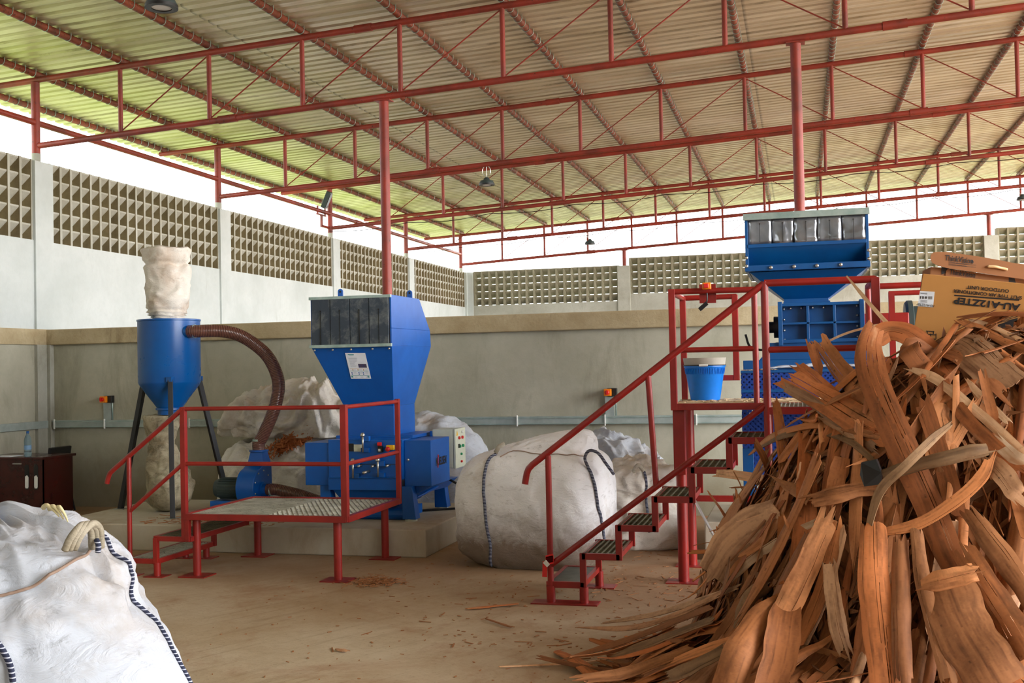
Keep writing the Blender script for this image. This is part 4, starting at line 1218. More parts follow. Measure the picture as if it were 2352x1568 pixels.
# isolator on the platform rail
P = at(1623, 665, Y=8.42)
mb = MB(); mb.lim(P.x - .06, P.x + .065, 8.475, 8.485, P.z - .1, P.z + .045); pl_ = mb.build('switch_plate', RED, t)
mb = MB(); mb.lim(P.x - .028, P.x + .035, 8.36, 8.42, P.z, P.z + .05); sw = mb.build('isolator', ORANGE, t, bevel=.004)
MB().lim(P.x - .015, P.x + .02, 8.335, 8.36, P.z + .008, P.z + .042).build('knob', REDPL, sw, bevel=.004)
mb = MB(); mb.tube(spline([(P.x, 8.44, P.z), (P.x, 8.44, P.z - .08), (P.x - .02, 8.44, P.z - .11), (P.x - .05, 8.44, P.z - .14)], 6), .006, 6); mb.bar((P.x, 8.44, P.z - .1), (P.x - .06, 8.44, P.z - .15), .02, .03); mb.build('dangling_plug', BLACK, t)
# barrier tape scrap on the post
mb = MB()
for i in range(5):
    z = .33 - i * .012
    mb.bar((-1.79, FY - .03, z), (-1.735, FY - .03, z + .015), .004, .022)
mb.bar((-1.795, FY - .035, .3), (-1.8, FY - .04, .19), .003, .035, up=(1, 0, 0)); o = mb.build('barrier_tape', REDPL)
tag(o, 'scrap of red and white tape tied round the bottom stair post', 'tape')
MB().bar((-1.8, FY - .036, .3), (-1.77, FY - .038, .27), .006, .03).build('white_band', WHITEPL, o)

# bucket on the deck
P = at(1621, 916, Z=1.384)
P = at(1620, 905, Y=9.02); bx, by = P.x, 9.02
t = thing('bucket', (bx, by, 1.384), 'bright blue plastic bucket on the tall platform', 'bucket')
mb = MB(); mb.lathe([(.112, 0), (.118, .004), (.16, .262), (.168, .27), (.168, .285), (.158, .287), (.155, .27), (.11, .012), (0.01, .01)], (bx, by, 1.384), 40); mb.build('pail', BUCKET, t, 'auto')
mb = MB()
for i in range(72):
    a = 2 * PI * i / 72; d = V(math.cos(a), math.sin(a), 0)
    mb.bar(V(bx, by, 1.384 + .215) + d * .1535, V(bx, by, 1.384 + .26) + d * .161, .004, .006, up=d)
mb.build('rim_ribs', BUCKET, t)
t = thing('grey_pail', (bx, by, 1.42), 'grey pail standing inside the blue bucket', 'pail')
mb = MB(); mb.lathe([(.1, .01), (.138, .2), (.162, .27), (.172, .335), (.174, .345), (.166, .345), (.155, .27), (.12, .1)], (bx, by, 1.384), 40); mb.build('pail', plain('pail_grey', srgb(176, 172, 162), .6), t, 'auto')
mb = MB(); mb.tube([(bx - .17 * math.cos(a), by - .17 * math.sin(a), 1.384 + .285) for a in [PI * i / 20 for i in range(21)]], .004, 6); mb.build('wire_handle', BLACK, t)
mb = MB(); mb.tube([(bx - .03, by - .172, 1.669), (bx + .04, by - .17, 1.669)], .009, 10); mb.build('grip', WHITEPL, t)
# ------------------------------------------------------------------ desk, bottle, chair
t = thing('desk', (-9.0, 11.3, 0), 'dark mahogany office desk in the left corner', 'desk')
dx = -8.58
mb = MB(); mb.lim(-9.44, dx + .03, 10.93, 11.55, .715, .745); mb.build('desk_top', WOODDARK, t, bevel=.006)
mb = MB(); mb.lim(-9.4, dx, 10.97, 11.0, .12, .715); fp = mb.build('front_panel', WOODDARK, t)
MB().lim(dx - .03, dx, 10.97, 11.52, .06, .715).build('side_panel', WOODDARK, t)
MB().lim(-9.42, -9.39, 10.97, 11.52, .0, .715).build('side_panel', WOODDARK, t)
MB().lim(dx - .03, dx, 11.0, 11.06, 0, .06).lim(dx - .03, dx, 11.44, 11.5, 0, .06).build('foot', BLACK, t)
for px in (62, 83):
    P = at(px, 1090, Y=10.97); hh = .26; z0 = P.z - .17
    q = [(P.x - .03, 10.966, z0 + .03), (P.x - .02, 10.966, z0), (P.x + .02, 10.966, z0), (P.x + .03, 10.966, z0 + .03), (P.x + .03, 10.966, z0 + hh), (P.x + .02, 10.966, z0 + hh + .03), (P.x - .02, 10.966, z0 + hh + .03), (P.x - .03, 10.966, z0 + hh)]
    sl_ = MB().prism(q, (0, .003, 0)).build('slot', BLACK, fp)
    q2 = [(P.x - .022, 10.962, z0 + .03), (P.x - .015, 10.962, z0 + .012), (P.x + .015, 10.962, z0 + .012), (P.x + .022, 10.962, z0 + .03), (P.x + .024, 10.962, z0 + .14), (P.x + .005, 10.962, z0 + .165), (P.x - .02, 10.962, z0 + .15)]
    MB().prism(q2, (0, .004, 0)).build('white_packing', WHITEPL, sl_)
MB().lim(-8.98, -8.86, 10.955, 10.97, .66, .672).build('drawer_pull', STEEL, fp, bevel=.003)
P = at(64, 1048, Y=11.05)
t = thing('water_bottle', (P.x, 11.05, .745), 'clear plastic water bottle with blue cap on the dark desk', 'bottle')
mb = MB(); mb.lathe([(.03, 0), (.042, .006), (.042, .06), (.039, .07), (.042, .08), (.042, .13), (.039, .14), (.042, .15), (.042, .19), (.03, .235), (.015, .26), (.014, .275)], (P.x, 11.05, .745), 24); mb.build('bottle_body', CLEAR, t, True)
MB().lathe([(.016, .272), (.016, .297), (.012, .3)], (P.x, 11.05, .745), 16).build('cap', BLUE2, t, 'auto')
MB().lathe([(.0425, .082), (.0425, .128)], (P.x, 11.05, .745), 24, cap=False).build('paper_band', plain('band_blue', srgb(120, 160, 200), .4), t, True)
mb = MB(); mb.lim(-9.3, -9.02, 10.96, 11.2, .745, .75); tag(mb.build('paper_sheet', PAPER), 'white papers lying on the dark desk at the left edge', 'paper')
t = thing('chair', (-9.1, 11.7, 0), 'black office chair half hidden behind the right end of the desk', 'chair')
mb = MB(); mb.box((-9.1, 11.72, .44), (.4, .4, .05)); mb.build('seat', BLACK, t, bevel=.01)
mb = MB(); mb.box((-8.93, 11.72, .66), (.04, .4, .3), Matrix.Rotation(math.radians(10), 3, 'Y')); mb.build('backrest', BLACK, t, bevel=.01)
for (x, y, x2) in ((-8.95, 11.55, -8.84), (-8.95, 11.9, -8.84), (-9.25, 11.55, -9.29), (-9.25, 11.9, -9.29)): MB().tube([(x, y, .44), (x2, y, 0)], .013, 8).build('leg', BLACKLEG, t)
mb = MB(); mb.tube([(-8.97, 11.54, .42), (-8.92, 11.54, .8)], .012, 8); mb.tube([(-8.97, 11.9, .42), (-8.92, 11.9, .8)], .012, 8); mb.build('back_frame', BLACKLEG, t)
# ------------------------------------------------------------------ woven bags
def lerp_prof(prof, t):
    k = len(prof) - 1; x = t * k; i = min(int(x), k - 1); u = x - i
    def g(j): return prof[max(0, min(k, j))]
    a, b, c, d = g(i - 1), g(i), g(i + 1), g(i + 2)
    r = []
    for q in range(len(b)):
        r.append(.5 * ((2 * b[q]) + (c[q] - a[q]) * u + (2 * a[q] - 5 * b[q] + 4 * c[q] - d[q]) * u * u + (3 * b[q] - a[q] - 3 * c[q] + d[q]) * u ** 3))
    return r
class Bag:
    def __init__(s, C, hw, hd, rot, prof, n=3.2, amp=.02, f=3.0, seed=0, folds=None, ridge=.6):
        s.C = Vector(C); s.hw = hw; s.hd = hd; s.rot = rot; s.prof = prof; s.n = n; s.amp = amp; s.f = f; s.seed = seed; s.folds = folds; s.ridge = ridge
    def base(s, th, t):
        z, sc, ox, oy, sq = lerp_prof(s.prof, t)
        n = 2 + (s.n - 2) * max(0, min(1, sq))
        a = th - s.rot
        c, d = math.cos(a), math.sin(a)
        r = (abs(c) ** n + abs(d) ** n) ** (-1.0 / n)
        x, y = c * r * s.hw * sc, d * r * s.hd * sc
        cr, sr = math.cos(s.rot), math.sin(s.rot)
        return Vector((s.C.x + ox + x * cr - y * sr, s.C.y + oy + x * sr + y * cr, s.C.z + z))
    def P(s, th, t, lift=0.0):
        p = s.base(th, t)
        e = .02
        u = s.base(th + e, t) - s.base(th - e, t); v = s.base(th, min(1, t + e)) - s.base(th, max(0, t - e))
        n = u.cross(v)
        if n.length < 1e-9: n = Vector((0, 0, 1))
        n.normalize()
        f = s.f; sd = s.seed
        q = p * f + Vector((sd * 3.1, sd * 1.3, sd * 2.7))
        w = Vector((noise.noise(q * .7), noise.noise(q * .7 + Vector((9, 2, 4))), noise.noise(q * .7 + Vector((3, 8, 1))))) * .9
        q2 = q + w
        d = (1 - abs(noise.noise(q2)) * 2.2) * s.ridge + (1 - abs(noise.noise(q2 * 2.1)) * 2.2) * .4 * s.ridge + noise.noise(q * .5) * .9
        d += (1 - abs(noise.noise(q2 * 4.3)) * 2.2) * .16 * s.ridge
        am = s.amp * (1 if t > .12 else t / .12)
        dd = am * (d - .3)
        if s.folds: dd += s.folds(th, t, p)
        o = p + n * (dd + lift)
        if o.z < s.C.z: o.z = s.C.z
        return o
    def mesh(s, name, mat, nt=150, nz=90, parent=None):
        vs = []
        for i in range(nz + 1):
            for j in range(nt): vs.append(s.P(2 * PI * j / nt, i / nz))
        fs = [(i * nt + j, i * nt + (j + 1) % nt, (i + 1) * nt + (j + 1) % nt, (i + 1) * nt + j) for i in range(nz) for j in range(nt)]
        mb = MB(); mb.add(vs, fs + [tuple(range(nt))[::-1], tuple(nz * nt + j for j in range(nt))])
        return mb.build(name, mat, parent, True)
    def seam(s, name, mat, pts, r, parent, lift=.004, n=60):
        q = []
        for i in range(n + 1):
            th, t = lerp_prof(pts, i / n); q.append(s.P(th, t, lift))
        return MB().tube(q, r, 8).build(name, mat, parent, True)
    def find(s, px, py, nt=240, nz=160):
        """surface parameters of the front facing point nearest to a photo pixel"""
        best = None
        for i in range(nz + 1):
            for j in range(nt):
                th = 2 * PI * j / nt; p = s.base(th, i / nz); q = pix(p)
                d = (q[0] - px) ** 2 + (q[1] - py) ** 2
                sc = d + (p - Vector((0, 0, CAM_H))).length * 40
                if best is None or sc < best[0]: best = (sc, th, i / nz)
        return best[1:]

# foreground bag
def fold_front(th, t, p):
    if t < .5: return 0
    k = min(1, (t - .5) / .15)
    a = th * 1.1 + p.z * 17
    return k * (.024 * math.sin(a * 1.3 + 2.2 * noise.noise(p * 5)) + .026 * (1 - abs(noise.noise(Vector((th * 2.2, p.z * 13, 3)))) * 2.4))
fb = Bag((-2.25, 2.78, 0), .485, .485, math.radians(35),
         [(0, .0, 0, 0, 0), (0, .86, 0, 0, .8), (.12, .98, 0, 0, 1), (.4, 1.02, 0, 0, 1), (.66, 1.0, 0, 0, 1), (.84, .88, .0, 0, .9), (.98, .73, .0, 0, .7), (1.1, .6, -.01, 0, .4), (1.19, .42, -.02, 0, .2), (1.25, .27, -.05, .0, 0), (1.28, .15, -.08, .0, 0), (1.29, .0, -.1, .0, 0)],
         3.2, .022, 3.6, 2, fold_front)
t = thing('bulk_bag', (-2.2, 2.78, 0), 'huge white bulk bag with rumpled top in the left foreground', 'bag')
fb.mesh('sack_body', BAG, 220, 150, t)
ca = math.radians(17)
fb.seam('corner_piping', STITCH, [(ca, .1), (ca, .3), (ca, .5), (ca, .66), (ca, .74)], .006, t, .006)
q_ = [fb.find(*q) for q in ((-14, 1462), (4, 1500), (20, 1535), (34, 1575), (44, 1620))]
def unwrap(l):
    o = [list(l[0])]
    for a in l[1:]:
        a = list(a)
        while a[0] - o[-1][0] > PI: a[0] -= 2 * PI
        while a[0] - o[-1][0] < -PI: a[0] += 2 * PI
        o.append(a)
    return o
fb.seam('corner_piping', STITCH, unwrap(q_), .008, t, .012)
HEM = plain('hem_thread', srgb(150, 126, 110), .8)
hem = unwrap([fb.find(*q) for q in ((-10, 1378), (40, 1368), (80, 1356), (120, 1342), (155, 1322), (185, 1298), (208, 1272), (226, 1250))])
fb.seam('hem_seam', HEM, hem, .0045, t, .02, 260)
# lifting loops of grey webbing
WEB = mat_bag('webbing_loop', srgb(196, 190, 176), srgb(150, 140, 118), srgb(90, 84, 70), amt=.5)
A_, B_ = at(160, 1262, Y=2.62), at(222, 1258, Y=2.72)
M_ = [at(172, 1235, Y=2.62), at(190, 1212, Y=2.64), at(205, 1203, Y=2.67), at(219, 1216, Y=2.7)]
lp = spline([A_] + M_ + [B_], 6); mb = MB()
for off in (-.011, 0, .011): mb.tube([p + V(off * .6, off, 0) for p in lp], .0105, 8)
mb.build('lifting_loop', WEB, t, True)
lp = spline([at(222, 1240, Y=2.7), at(226, 1252, Y=2.69), at(225, 1268, Y=2.69)], 6)
MB().tube(lp, .008, 8).build('loop_stitching', STITCH, t, True)
mb = MB()
for k in range(3):
    q = [at(100 + k * 14, 1165 + k * 3, Y=2.72), at(108 + k * 14, 1160 + 2 * k, Y=2.7), at(124 + k * 12, 1172 + 4 * k, Y=2.7), at(136 + 10 * k, 1186 + 6 * k, Y=2.7)]
    mb.tube(spline(q, 5), .004, 6, radii=[.008 - .0004 * i for i in range(16)])
mb.build('frayed_tie', plain('frayed_tie', srgb(220, 208, 160), .8), t, True)

# big bag behind the stair rail
mbg = Bag((-2.24, 9.26, 0), .645, .5, math.radians(-6),
          [(0, .0, 0, 0, 0), (0, .7, 0, 0, .3), (.03, .84, 0, 0, .6), (.14, .96, 0, 0, .9), (.34, 1.0, 0, 0, 1), (.6, 1.01, 0, 0, 1), (.78, .97, 0, 0, 1), (.89, .86, .02, 0, .9), (.95, .7, .06, .03, .6), (1.02, .5, .18, .06, .4), (1.07, .32, .28, .08, .2), (1.1, .16, .36, .1, 0), (1.11, .0, .38, .1, 0)],
          4.2, .022, 3.4, 5, None, .7)
t = thing('bulk_bag', (-2.24, 9.26, 0), 'big round white bulk bag with navy corner seams behind the stairs', 'bag')
mbg.mesh('sack_body', BAG_MID, 200, 120, t)
s1_ = [mbg.find(*q) for q in ((1141, 1046), (1117, 1080), (1112, 1130), (1120, 1200), (1127, 1260), (1129, 1296))]
def unwrap(l):
    o = [list(l[0])]
    for a in l[1:]:
        a = list(a)
        while a[0] - o[-1][0] > PI: a[0] -= 2 * PI
        while a[0] - o[-1][0] < -PI: a[0] += 2 * PI
        o.append(a)
    return o
mbg.seam('corner_piping', STITCH, unwrap(s1_), .013, t, .008)
s2_ = [mbg.find(*q) for q in ((1346, 1078), (1360, 1115), (1370, 1155), (1380, 1205), (1386, 1240))]
mbg.seam('corner_piping', STITCH, unwrap(s2_), .013, t, .008)
p0 = mbg.P(*s2_[0], .012)
lp = spline([p0, p0 + V(-.02, -.03, .08), p0 + V(.02, -.04, .14), p0 + V(.09, -.03, .12), p0 + V(.15, .0, .03), p0 + V(.2, .06, -.06)], 8)
MB().tube(lp, .013, 8).build('lifting_loop', STITCH, t, True)
hm = [mbg.find(*q) for q in ((1150, 1052), (1180, 1040), (1230, 1045), (1290, 1050), (1345, 1052))]
mbg.seam('hem_seam', HEM, unwrap(hm), .004, t, .006)
P = mbg.P(*s1_[0], .02)
MB().tube([P, P + V(.03, 0, .05), P + V(.08, 0, .075)], .02, 8).build('tied_corner', WEB, t, True)

t = thing('bulk_bag', (-1.45, 10.1, 0), 'half empty slumped white bag behind the lower stair treads', 'bag')
b3 = Bag((-1.5, 10.25, 0), .36, .34, .2, [(0, 0, 0, 0, 0), (0, .8, 0, 0, .5), (.1, .98, 0, 0, .8), (.35, 1.0, 0, 0, .8), (.5, .9, .0, 0, .6), (.58, .95, .02, 0, .4), (.66, .85, .03, 0, .3), (.73, .5, .03, 0, .2), (.76, .2, .05, 0, 0), (.77, 0, .05, 0, 0)], 3.2, .07, 3.6, 11, None, 1.0)
b3.mesh('sack_body', BAG_PILE, 120, 80, t)
q = unwrap([b3.find(*p) for p in ((1480, 1090), (1484, 1130), (1487, 1180), (1492, 1220))])
b3.seam('corner_piping', STITCH, q, .012, t, .01)
MB().tube(spline([b3.P(*q[0], .02), b3.P(*q[0], .02) + V(-.05, -.02, .05), b3.P(*q[0], .02) + V(-.09, -.02, .0), b3.P(*q[0], .02) + V(-.11, 0, -.07)], 6), .02, 8).build('lifting_loop', WEB, t, True)
t = thing('bulk_bag', (-1.9, 10.6, 0), 'collapsed white bag lying between the big bag and the wall', 'bag')
b4 = Bag((-1.86, 11.2, 0), .5, .4, .1, [(0, 0, 0, 0, 0), (0, .8, 0, 0, .5), (.2, .98, 0, 0, .8), (.5, 1.0, 0, 0, .8), (.7, .8, -.05, 0, .6), (.8, .62, -.1, 0, .4), (.86, .4, -.15, 0, .3), (.9, .2, -.18, 0, 0), (.91, 0, -.18, 0, 0)], 3.0, .09, 3.2, 17, None, 1.0)
b4.mesh('sack_body', BAG, 120, 80, t)

# pile of bags behind the blower
t = thing('bulk_bag', (-5.75, 11.7, 0), 'lower dusty white bag of the heap behind the blower', 'bag')
b5 = Bag((-5.55, 11.66, 0), 1.0, .46, 0.02, [(0, 0, 0, 0, 0), (0, .85, 0, 0, .6), (.15, .97, 0, 0, .9), (.4, 1.0, 0, 0, .9), (.6, .98, 0, 0, .8), (.75, .9, 0, 0, .7), (.86, .75, .0, 0, .5), (.93, .5, 0, .05, .3), (.97, .2, 0, .1, 0), (.98, 0, 0, .1, 0)], 3.4, .07, 3.0, 21, None, 1.0)
b5.mesh('sack_body', BAG_PILE, 220, 100, t)
t = thing('bulk_bag', (-5.7, 11.75, .85), 'crumpled empty white bag thrown on top of the heap behind the blower', 'bag')
b6 = Bag((-5.66, 11.62, .94), .8, .38, 0.03, [(0, 0, 0, 0, 0), (0, .8, 0, -.02, .4), (.06, .98, 0, -.03, .6), (.16, 1.02, 0, -.04, .6), (.27, .95, .04, -.02, .5), (.36, .84, .08, 0, .4), (.44, .68, .14, .02, .4), (.5, .5, .2, .04, .2), (.54, .28, .28, .05, 0), (.55, 0, .3, .05, 0)], 2.8, .1, 3.4, 25, None, 1.1)
b6.mesh('sack_body', BAG_PILE, 220, 90, t)
# chips showing in the open mouth
cc = at(668, 1012, Y=11.28)
mb = MB(); rg = random.Random(3)
for i in range(420):
    a = rg.gauss(0, .5); x = cc.x + max(-.26, min(.26, rg.gauss(0, .14))); z = cc.z + (x - cc.x) * .42 + rg.uniform(-.09, .06)
    p = V(x, 11.28 - rg.uniform(-.06, .1), z); L = rg.uniform(.04, .14)
    d = V(math.cos(a * 2.2), rg.uniform(-.5, .5), math.sin(a * 1.5 + .4)).normalized()
    mb.bar(p - d * L / 2, p + d * L / 2, rg.uniform(.006, .02), .004, up=V(rg.uniform(-1, 1), rg.uniform(-1, 0), rg.uniform(.2, 1)).normalized())
tag(mb.build('wood_chips', CHIP), 'orange wood chips showing in the open mouth of the heaped bags', 'wood chips', kind='stuff')
t = thing('bulk_bag', (-3.9, 11.7, 0), 'white bag leaning on the wall right of the granulator cabinet', 'bag')
b7 = Bag((-3.95, 11.72, 0), .62, .42, -.05, [(0, 0, 0, 0, 0), (0, .88, 0, 0, .6), (.15, .99, .04, 0, .9), (.45, .98, .02, 0, .9), (.76, .88, -.02, 0, .7), (.96, .7, -.06, 0, .5), (1.1, .46, -.12, 0, .4), (1.18, .22, -.16, 0, 0), (1.21, 0, -.16, 0, 0)], 3.2, .035, 3.2, 31, None, .9)
b7.mesh('sack_body', BAG, 150, 90, t)
# ------------------------------------------------------------------ the heap of bark
def heap(x, y):
    """height of the heap above the floor"""
    def ss(a, b, v):
        u = max(0, min(1, (v - a) / (b - a))); return u * u * (3 - 2 * u)
    # distance measure, steep core + low skirt to the left and the front
    dx = (x - 1.45); dy = (y - 6.55)
    sx = 2.1 if dx < 0 else 1.15
    sy = 1.75 if dy < 0 else 1.05
    r = math.sqrt((dx / sx) ** 2 + (dy / sy) ** 2)
    f = 1 - ss(.12, 1.02, r)
    if dx < 0 and r > 1e-6:
        w = (dx / sx / r) ** 2
        f = f * (1 - w) + max(0, 1 - r ** 3.0) * w
    core = 1.78 * f
    r2 = math.sqrt(((x - .95) / 1.95) ** 2 + ((y - 6.0) / 1.35) ** 2)
    skirt = .32 * (1 - ss(.45, 1.05, r2))
    return max(core, skirt) + .05 * noise.noise(V(x * 2.3, y * 2.3, 1)) * (1 if core > .1 else 0)
def heap_n(x, y):
    e = .03
    return V(-(heap(x + e, y) - heap(x - e, y)) / (2 * e), -(heap(x, y + e) - heap(x, y - e)) / (2 * e), 1).normalized()

UID = [0]
class Ribbons:
    """bark strips as curved ribbons with thickness, torn ends and lengthwise cracks; one or many in a mesh"""
    def __init__(s): s.v = []; s.f = []; s.uv = []
    def add(s, path, sides, norms, w, th=.003, cup=0.0, jag=.6, nw=3, rng=random, taper=(1, 1), cracks=0):
        n0 = len(s.v); k = len(path); UID[0] += 1; uo = UID[0] * 10.0 + 4; vo = rng.uniform(0, 20)
        L = [0]
        for i in range(1, k): L.append(L[-1] + (path[i] - path[i - 1]).length)
        # columns: cracks are narrow columns that get no faces over part of the length
        cols = [a / nw * 2 - 1 for a in range(nw + 1)]
        gone = {}
        for c in range(cracks):
            x = rng.uniform(-.75, .75); g = rng.uniform(.02, .05)
            cols += [x, x + g]
        cols = sorted(cols); cols[0] = -1; cols[-1] = 1
        m = len(cols)
        for j in range(m - 1):
            if cols[j + 1] - cols[j] < .055 and 0 < j < m - 2:
                if rng.random() < .5: a, b = 0, int(k * rng.uniform(.25, .7))
                else: a, b = int(k * rng.uniform(.35, .75)), k
                if rng.random() < .3: a, b = int(k * .2), int(k * rng.uniform(.5, .85))
                gone[j] = (a, b)
        def torn():
            v = rng.uniform(-.5, .5); r = []
            for _ in range(m):
                v += rng.uniform(-.45, .45); v *= .85
                r.append(v + (rng.uniform(0, 1.2) if rng.random() < .18 else 0))
            return r
        je0 = torn(); je1 = torn()
        ph = [rng.uniform(0, 6.28) for _ in range(4)]
        for layer in (0, 1):
            for i in range(k):
                u = i / (k - 1)
                ww = w * (taper[0] + (1 - taper[0]) * min(1, u * 4.5)) * (taper[1] + (1 - taper[1]) * min(1, (1 - u) * 4.5))
                t = (path[min(k - 1, i + 1)] - path[max(0, i - 1)])
                if t.length > 0: t.normalize()
                e0 = 1 + .07 * math.sin(u * 7 + ph[0]) + .035 * math.sin(u * 23 + ph[1])
                e1 = 1 + .07 * math.sin(u * 6 + ph[2]) + .035 * math.sin(u * 19 + ph[3])
                wav = .05 * math.sin(u * 9 + ph[1])
                for j in range(m):
                    a = cols[j]
                    aa = a * (e0 if a < 0 else e1)
                    p = path[i] + sides[i] * (aa * ww / 2) + norms[i] * (cup * ww * (.5 - a * a) + ww * wav * a)
                    sp = min(u, 1 - u)
                    if i == 0: p = p + t * (je0[j] * min(w, .09) * jag)
                    if i == k - 1: p = p + t * (je1[j] * min(w, .09) * jag)
                    p = p - norms[i] * (th * layer)
                    s.v.append(p); s.uv.append((uo + a * ww / 2, vo + L[i]))
        o = k * m
        def idx(l, i, j): return n0 + l * o + i * m + j
        def is_gone(i, j): return j in gone and gone[j][0] <= i < gone[j][1]
        for i in range(k - 1):
            for j in range(m - 1):
                if is_gone(i, j): continue
                s.f.append((idx(0, i, j), idx(0, i, j + 1), idx(0, i + 1, j + 1), idx(0, i + 1, j)))
                s.f.append((idx(1, i, j), idx(1, i + 1, j), idx(1, i + 1, j + 1), idx(1, i, j + 1)))
            for j in range(m):
                left = j == 0 or is_gone(i, j - 1)
                right = j == m - 1 or is_gone(i, j)
                if left != right:
                    s.f.append((idx(0, i, j), idx(0, i + 1, j), idx(1, i + 1, j), idx(1, i, j)))
        for i in (0, k - 1):
            for j in range(m - 1):
                if is_gone(min(i, k - 2), j): continue
                s.f.append((idx(0, i, j), idx(0, i, j + 1), idx(1, i, j + 1), idx(1, i, j)))
    def build(s, name, mat, smooth=True):
        me = bpy.data.meshes.new(name)
        me.from_pydata([tuple(p) for p in s.v], [], s.f); me.update()
        bm = bmesh.new(); bm.from_mesh(me); bmesh.ops.recalc_face_normals(bm, faces=bm.faces); bm.to_mesh(me); bm.free()
        uv = me.uv_layers.new(name='UVMap')
        for lp in me.loops: uv.data[lp.index].uv = s.uv[lp.vertex_index]
        me.materials.append(mat)
        for p in me.polygons: p.use_smooth = smooth
        me.set_sharp_from_angle(angle=math.radians(50))
        o = bpy.data.objects.new(name, me); COL.objects.link(o)
        return o

def frames(path, nh):
    """sides and normals along a path with a normal hint"""
    k = len(path); S = []; N = []
    for i in range(k):
        t = (path[min(k - 1, i + 1)] - path[max(0, i - 1)]).normalized()
        n = nh[i] - t * nh[i].dot(t)
        if n.length < 1e-4: n = V(0, 0, 1) - t * t.z
        n.normalize(); S.append(t.cross(n)); N.append(n)
    return S, N
def heap_strip(R, rng, x, y, ang, L, w, lift, k=8, nw=2, th=.003, arch=.0, end_lift=.0, cup=.0, tilt=.0, cracks=0):
    """strip lying on the heap: direction 'ang' from the fall line"""
    n = heap_n(x, y)
    down = V(n.x, n.y, 0)
    if down.length < .12: down = V(-.5, -.8, 0)
    down.normalize()
    d = Matrix.Rotation(ang, 3, 'Z') @ down
    P = []; H = []
    for i in range(k):
        u = i / (k - 1) - .5
        # step along the slope surface: shorten horizontal step on steep parts
        q = V(x, y, 0) + d * (u * L * max(.42, n.z))
        z = heap(q.x, q.y)
        z0 = heap(x, y) - (n.x * (q.x - x) + n.y * (q.y - y)) / max(.3, n.z)
        z = z * .45 + z0 * .55
        nn = heap_n(q.x, q.y) * .5 + n * .5
        z = max(z, 0.0)
        p = V(q.x, q.y, z) + n * (lift + arch * (1 - 4 * u * u) + end_lift * (2 * u) ** 2)
        if p.z < .012: p.z = .012
        if p.y > 7.58 and p.x < .7: p.y = 7.58
        P.append(p)
        tw = Matrix.Rotation(tilt, 3, d) if abs(tilt) > 0 else None
        H.append((tw @ nn) if tw is not None else nn)
    S, N = frames(P, H)
    R.add(P, S, N, w, th, cup, 1.0, nw, rng, (rng.uniform(.6, 1) if rng.random() < .75 else .15, rng.uniform(.6, 1) if rng.random() < .65 else .1), cracks)

# dense inside of the heap
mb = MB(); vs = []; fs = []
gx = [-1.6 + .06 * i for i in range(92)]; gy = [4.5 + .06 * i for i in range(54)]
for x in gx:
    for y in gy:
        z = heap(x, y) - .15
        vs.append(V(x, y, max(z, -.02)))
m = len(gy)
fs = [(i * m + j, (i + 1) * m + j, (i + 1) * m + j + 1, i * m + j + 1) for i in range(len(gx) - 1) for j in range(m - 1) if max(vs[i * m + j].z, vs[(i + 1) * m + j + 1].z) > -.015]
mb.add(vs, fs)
core = mb.build('bark_heap_core', paint('bark_core_shaded', srgb(84, 52, 32), srgb(52, 32, 20), .9, 9), None, True)  # dark colour stands in for the shade between the strips
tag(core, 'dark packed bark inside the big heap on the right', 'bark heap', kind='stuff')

def in_view(x, y, m=60):
    z = heap(x, y)
    if z < .01: return False
    p = pix((x, y, z))
    if not (1200 < p[0] < 2352 + m and 650 < p[1] < 1568 + m): return False
    return True
rng = random.Random(77)
def sample():
    while True:
        x = rng.uniform(-1.4, 1.75); y = rng.uniform(4.6, 7.3)
        if in_view(x, y): return x, y
# the mass of smaller strips
R = Ribbons()
for i in range(3800):
    x, y = sample()
    w = rng.choice((.008, .012, .02, .03, .045, .06))
    heap_strip(R, rng, x, y, rng.gauss(0, .9), rng.uniform(.15, .6), w, rng.uniform(-.11, .035), 6, 2, .003, rng.uniform(-.01, .03), rng.uniform(-.01, .06), rng.uniform(-.1, .15), rng.gauss(0, .6))
n_ = 0
while n_ < 2600:         # the sides of the heap turned away from the picture
    x = rng.uniform(.2, 2.8); y = rng.uniform(4.7, 7.75)
    if heap(x, y) < .03 or in_view(x, y, 0) and y < 6.6: continue
    heap_strip(R, rng, x, y, rng.gauss(0, .9), rng.uniform(.2, .7), rng.choice((.02, .035, .05, .08)), rng.uniform(-.1, .04), 6, 2, .003, rng.uniform(-.01, .03), rng.uniform(-.01, .05), rng.uniform(-.1, .15), rng.gauss(0, .5))
    n_ += 1
tag(R.build('bark_scraps', BARK_SHADED), 'tangled smaller bark scraps filling the big heap', 'bark scraps', kind='stuff')
# counted strips on the surface
zones = [('wide reddish brown bark strip hanging down the front of the heap', 'bark strips on the front of the heap'),
         ('narrow reddish brown bark strip lying across the heap', 'bark strips across the heap'),
         ('bark strip on the left flank of the heap beside the stairs', 'bark strips on the left flank'),
         ('bark strip on the upper right part of the heap below the cartons', 'bark strips below the cartons')]
def zone_of(x, y, w):
    p = pix((x, y, heap(x, y)))
    if p[0] < 1750: return 2
    if p[1] < 960: return 3
    return 0 if w > .055 else 1
for i in range(16):      # pieces jutting out of the left flank
    while True:
        x, y = sample()
        q = pix((x, y, heap(x, y)))
        if 1640 < q[0] < 1850 and 900 < q[1] < 1330: break
    R = Ribbons()
    heap_strip(R, rng, x, y, rng.gauss(0, 1.0), rng.uniform(.4, .75), rng.choice((.012, .02, .03, .05)), rng.uniform(.05, .12), 12, 5, .004, rng.uniform(-.05, .02), rng.uniform(.06, .18), .05, rng.gauss(0, .5), 1)
    tag(R.build('bark_strip', BARK), *((zones[2][0], 'bark strip', zones[2][1])))
cnt = 0
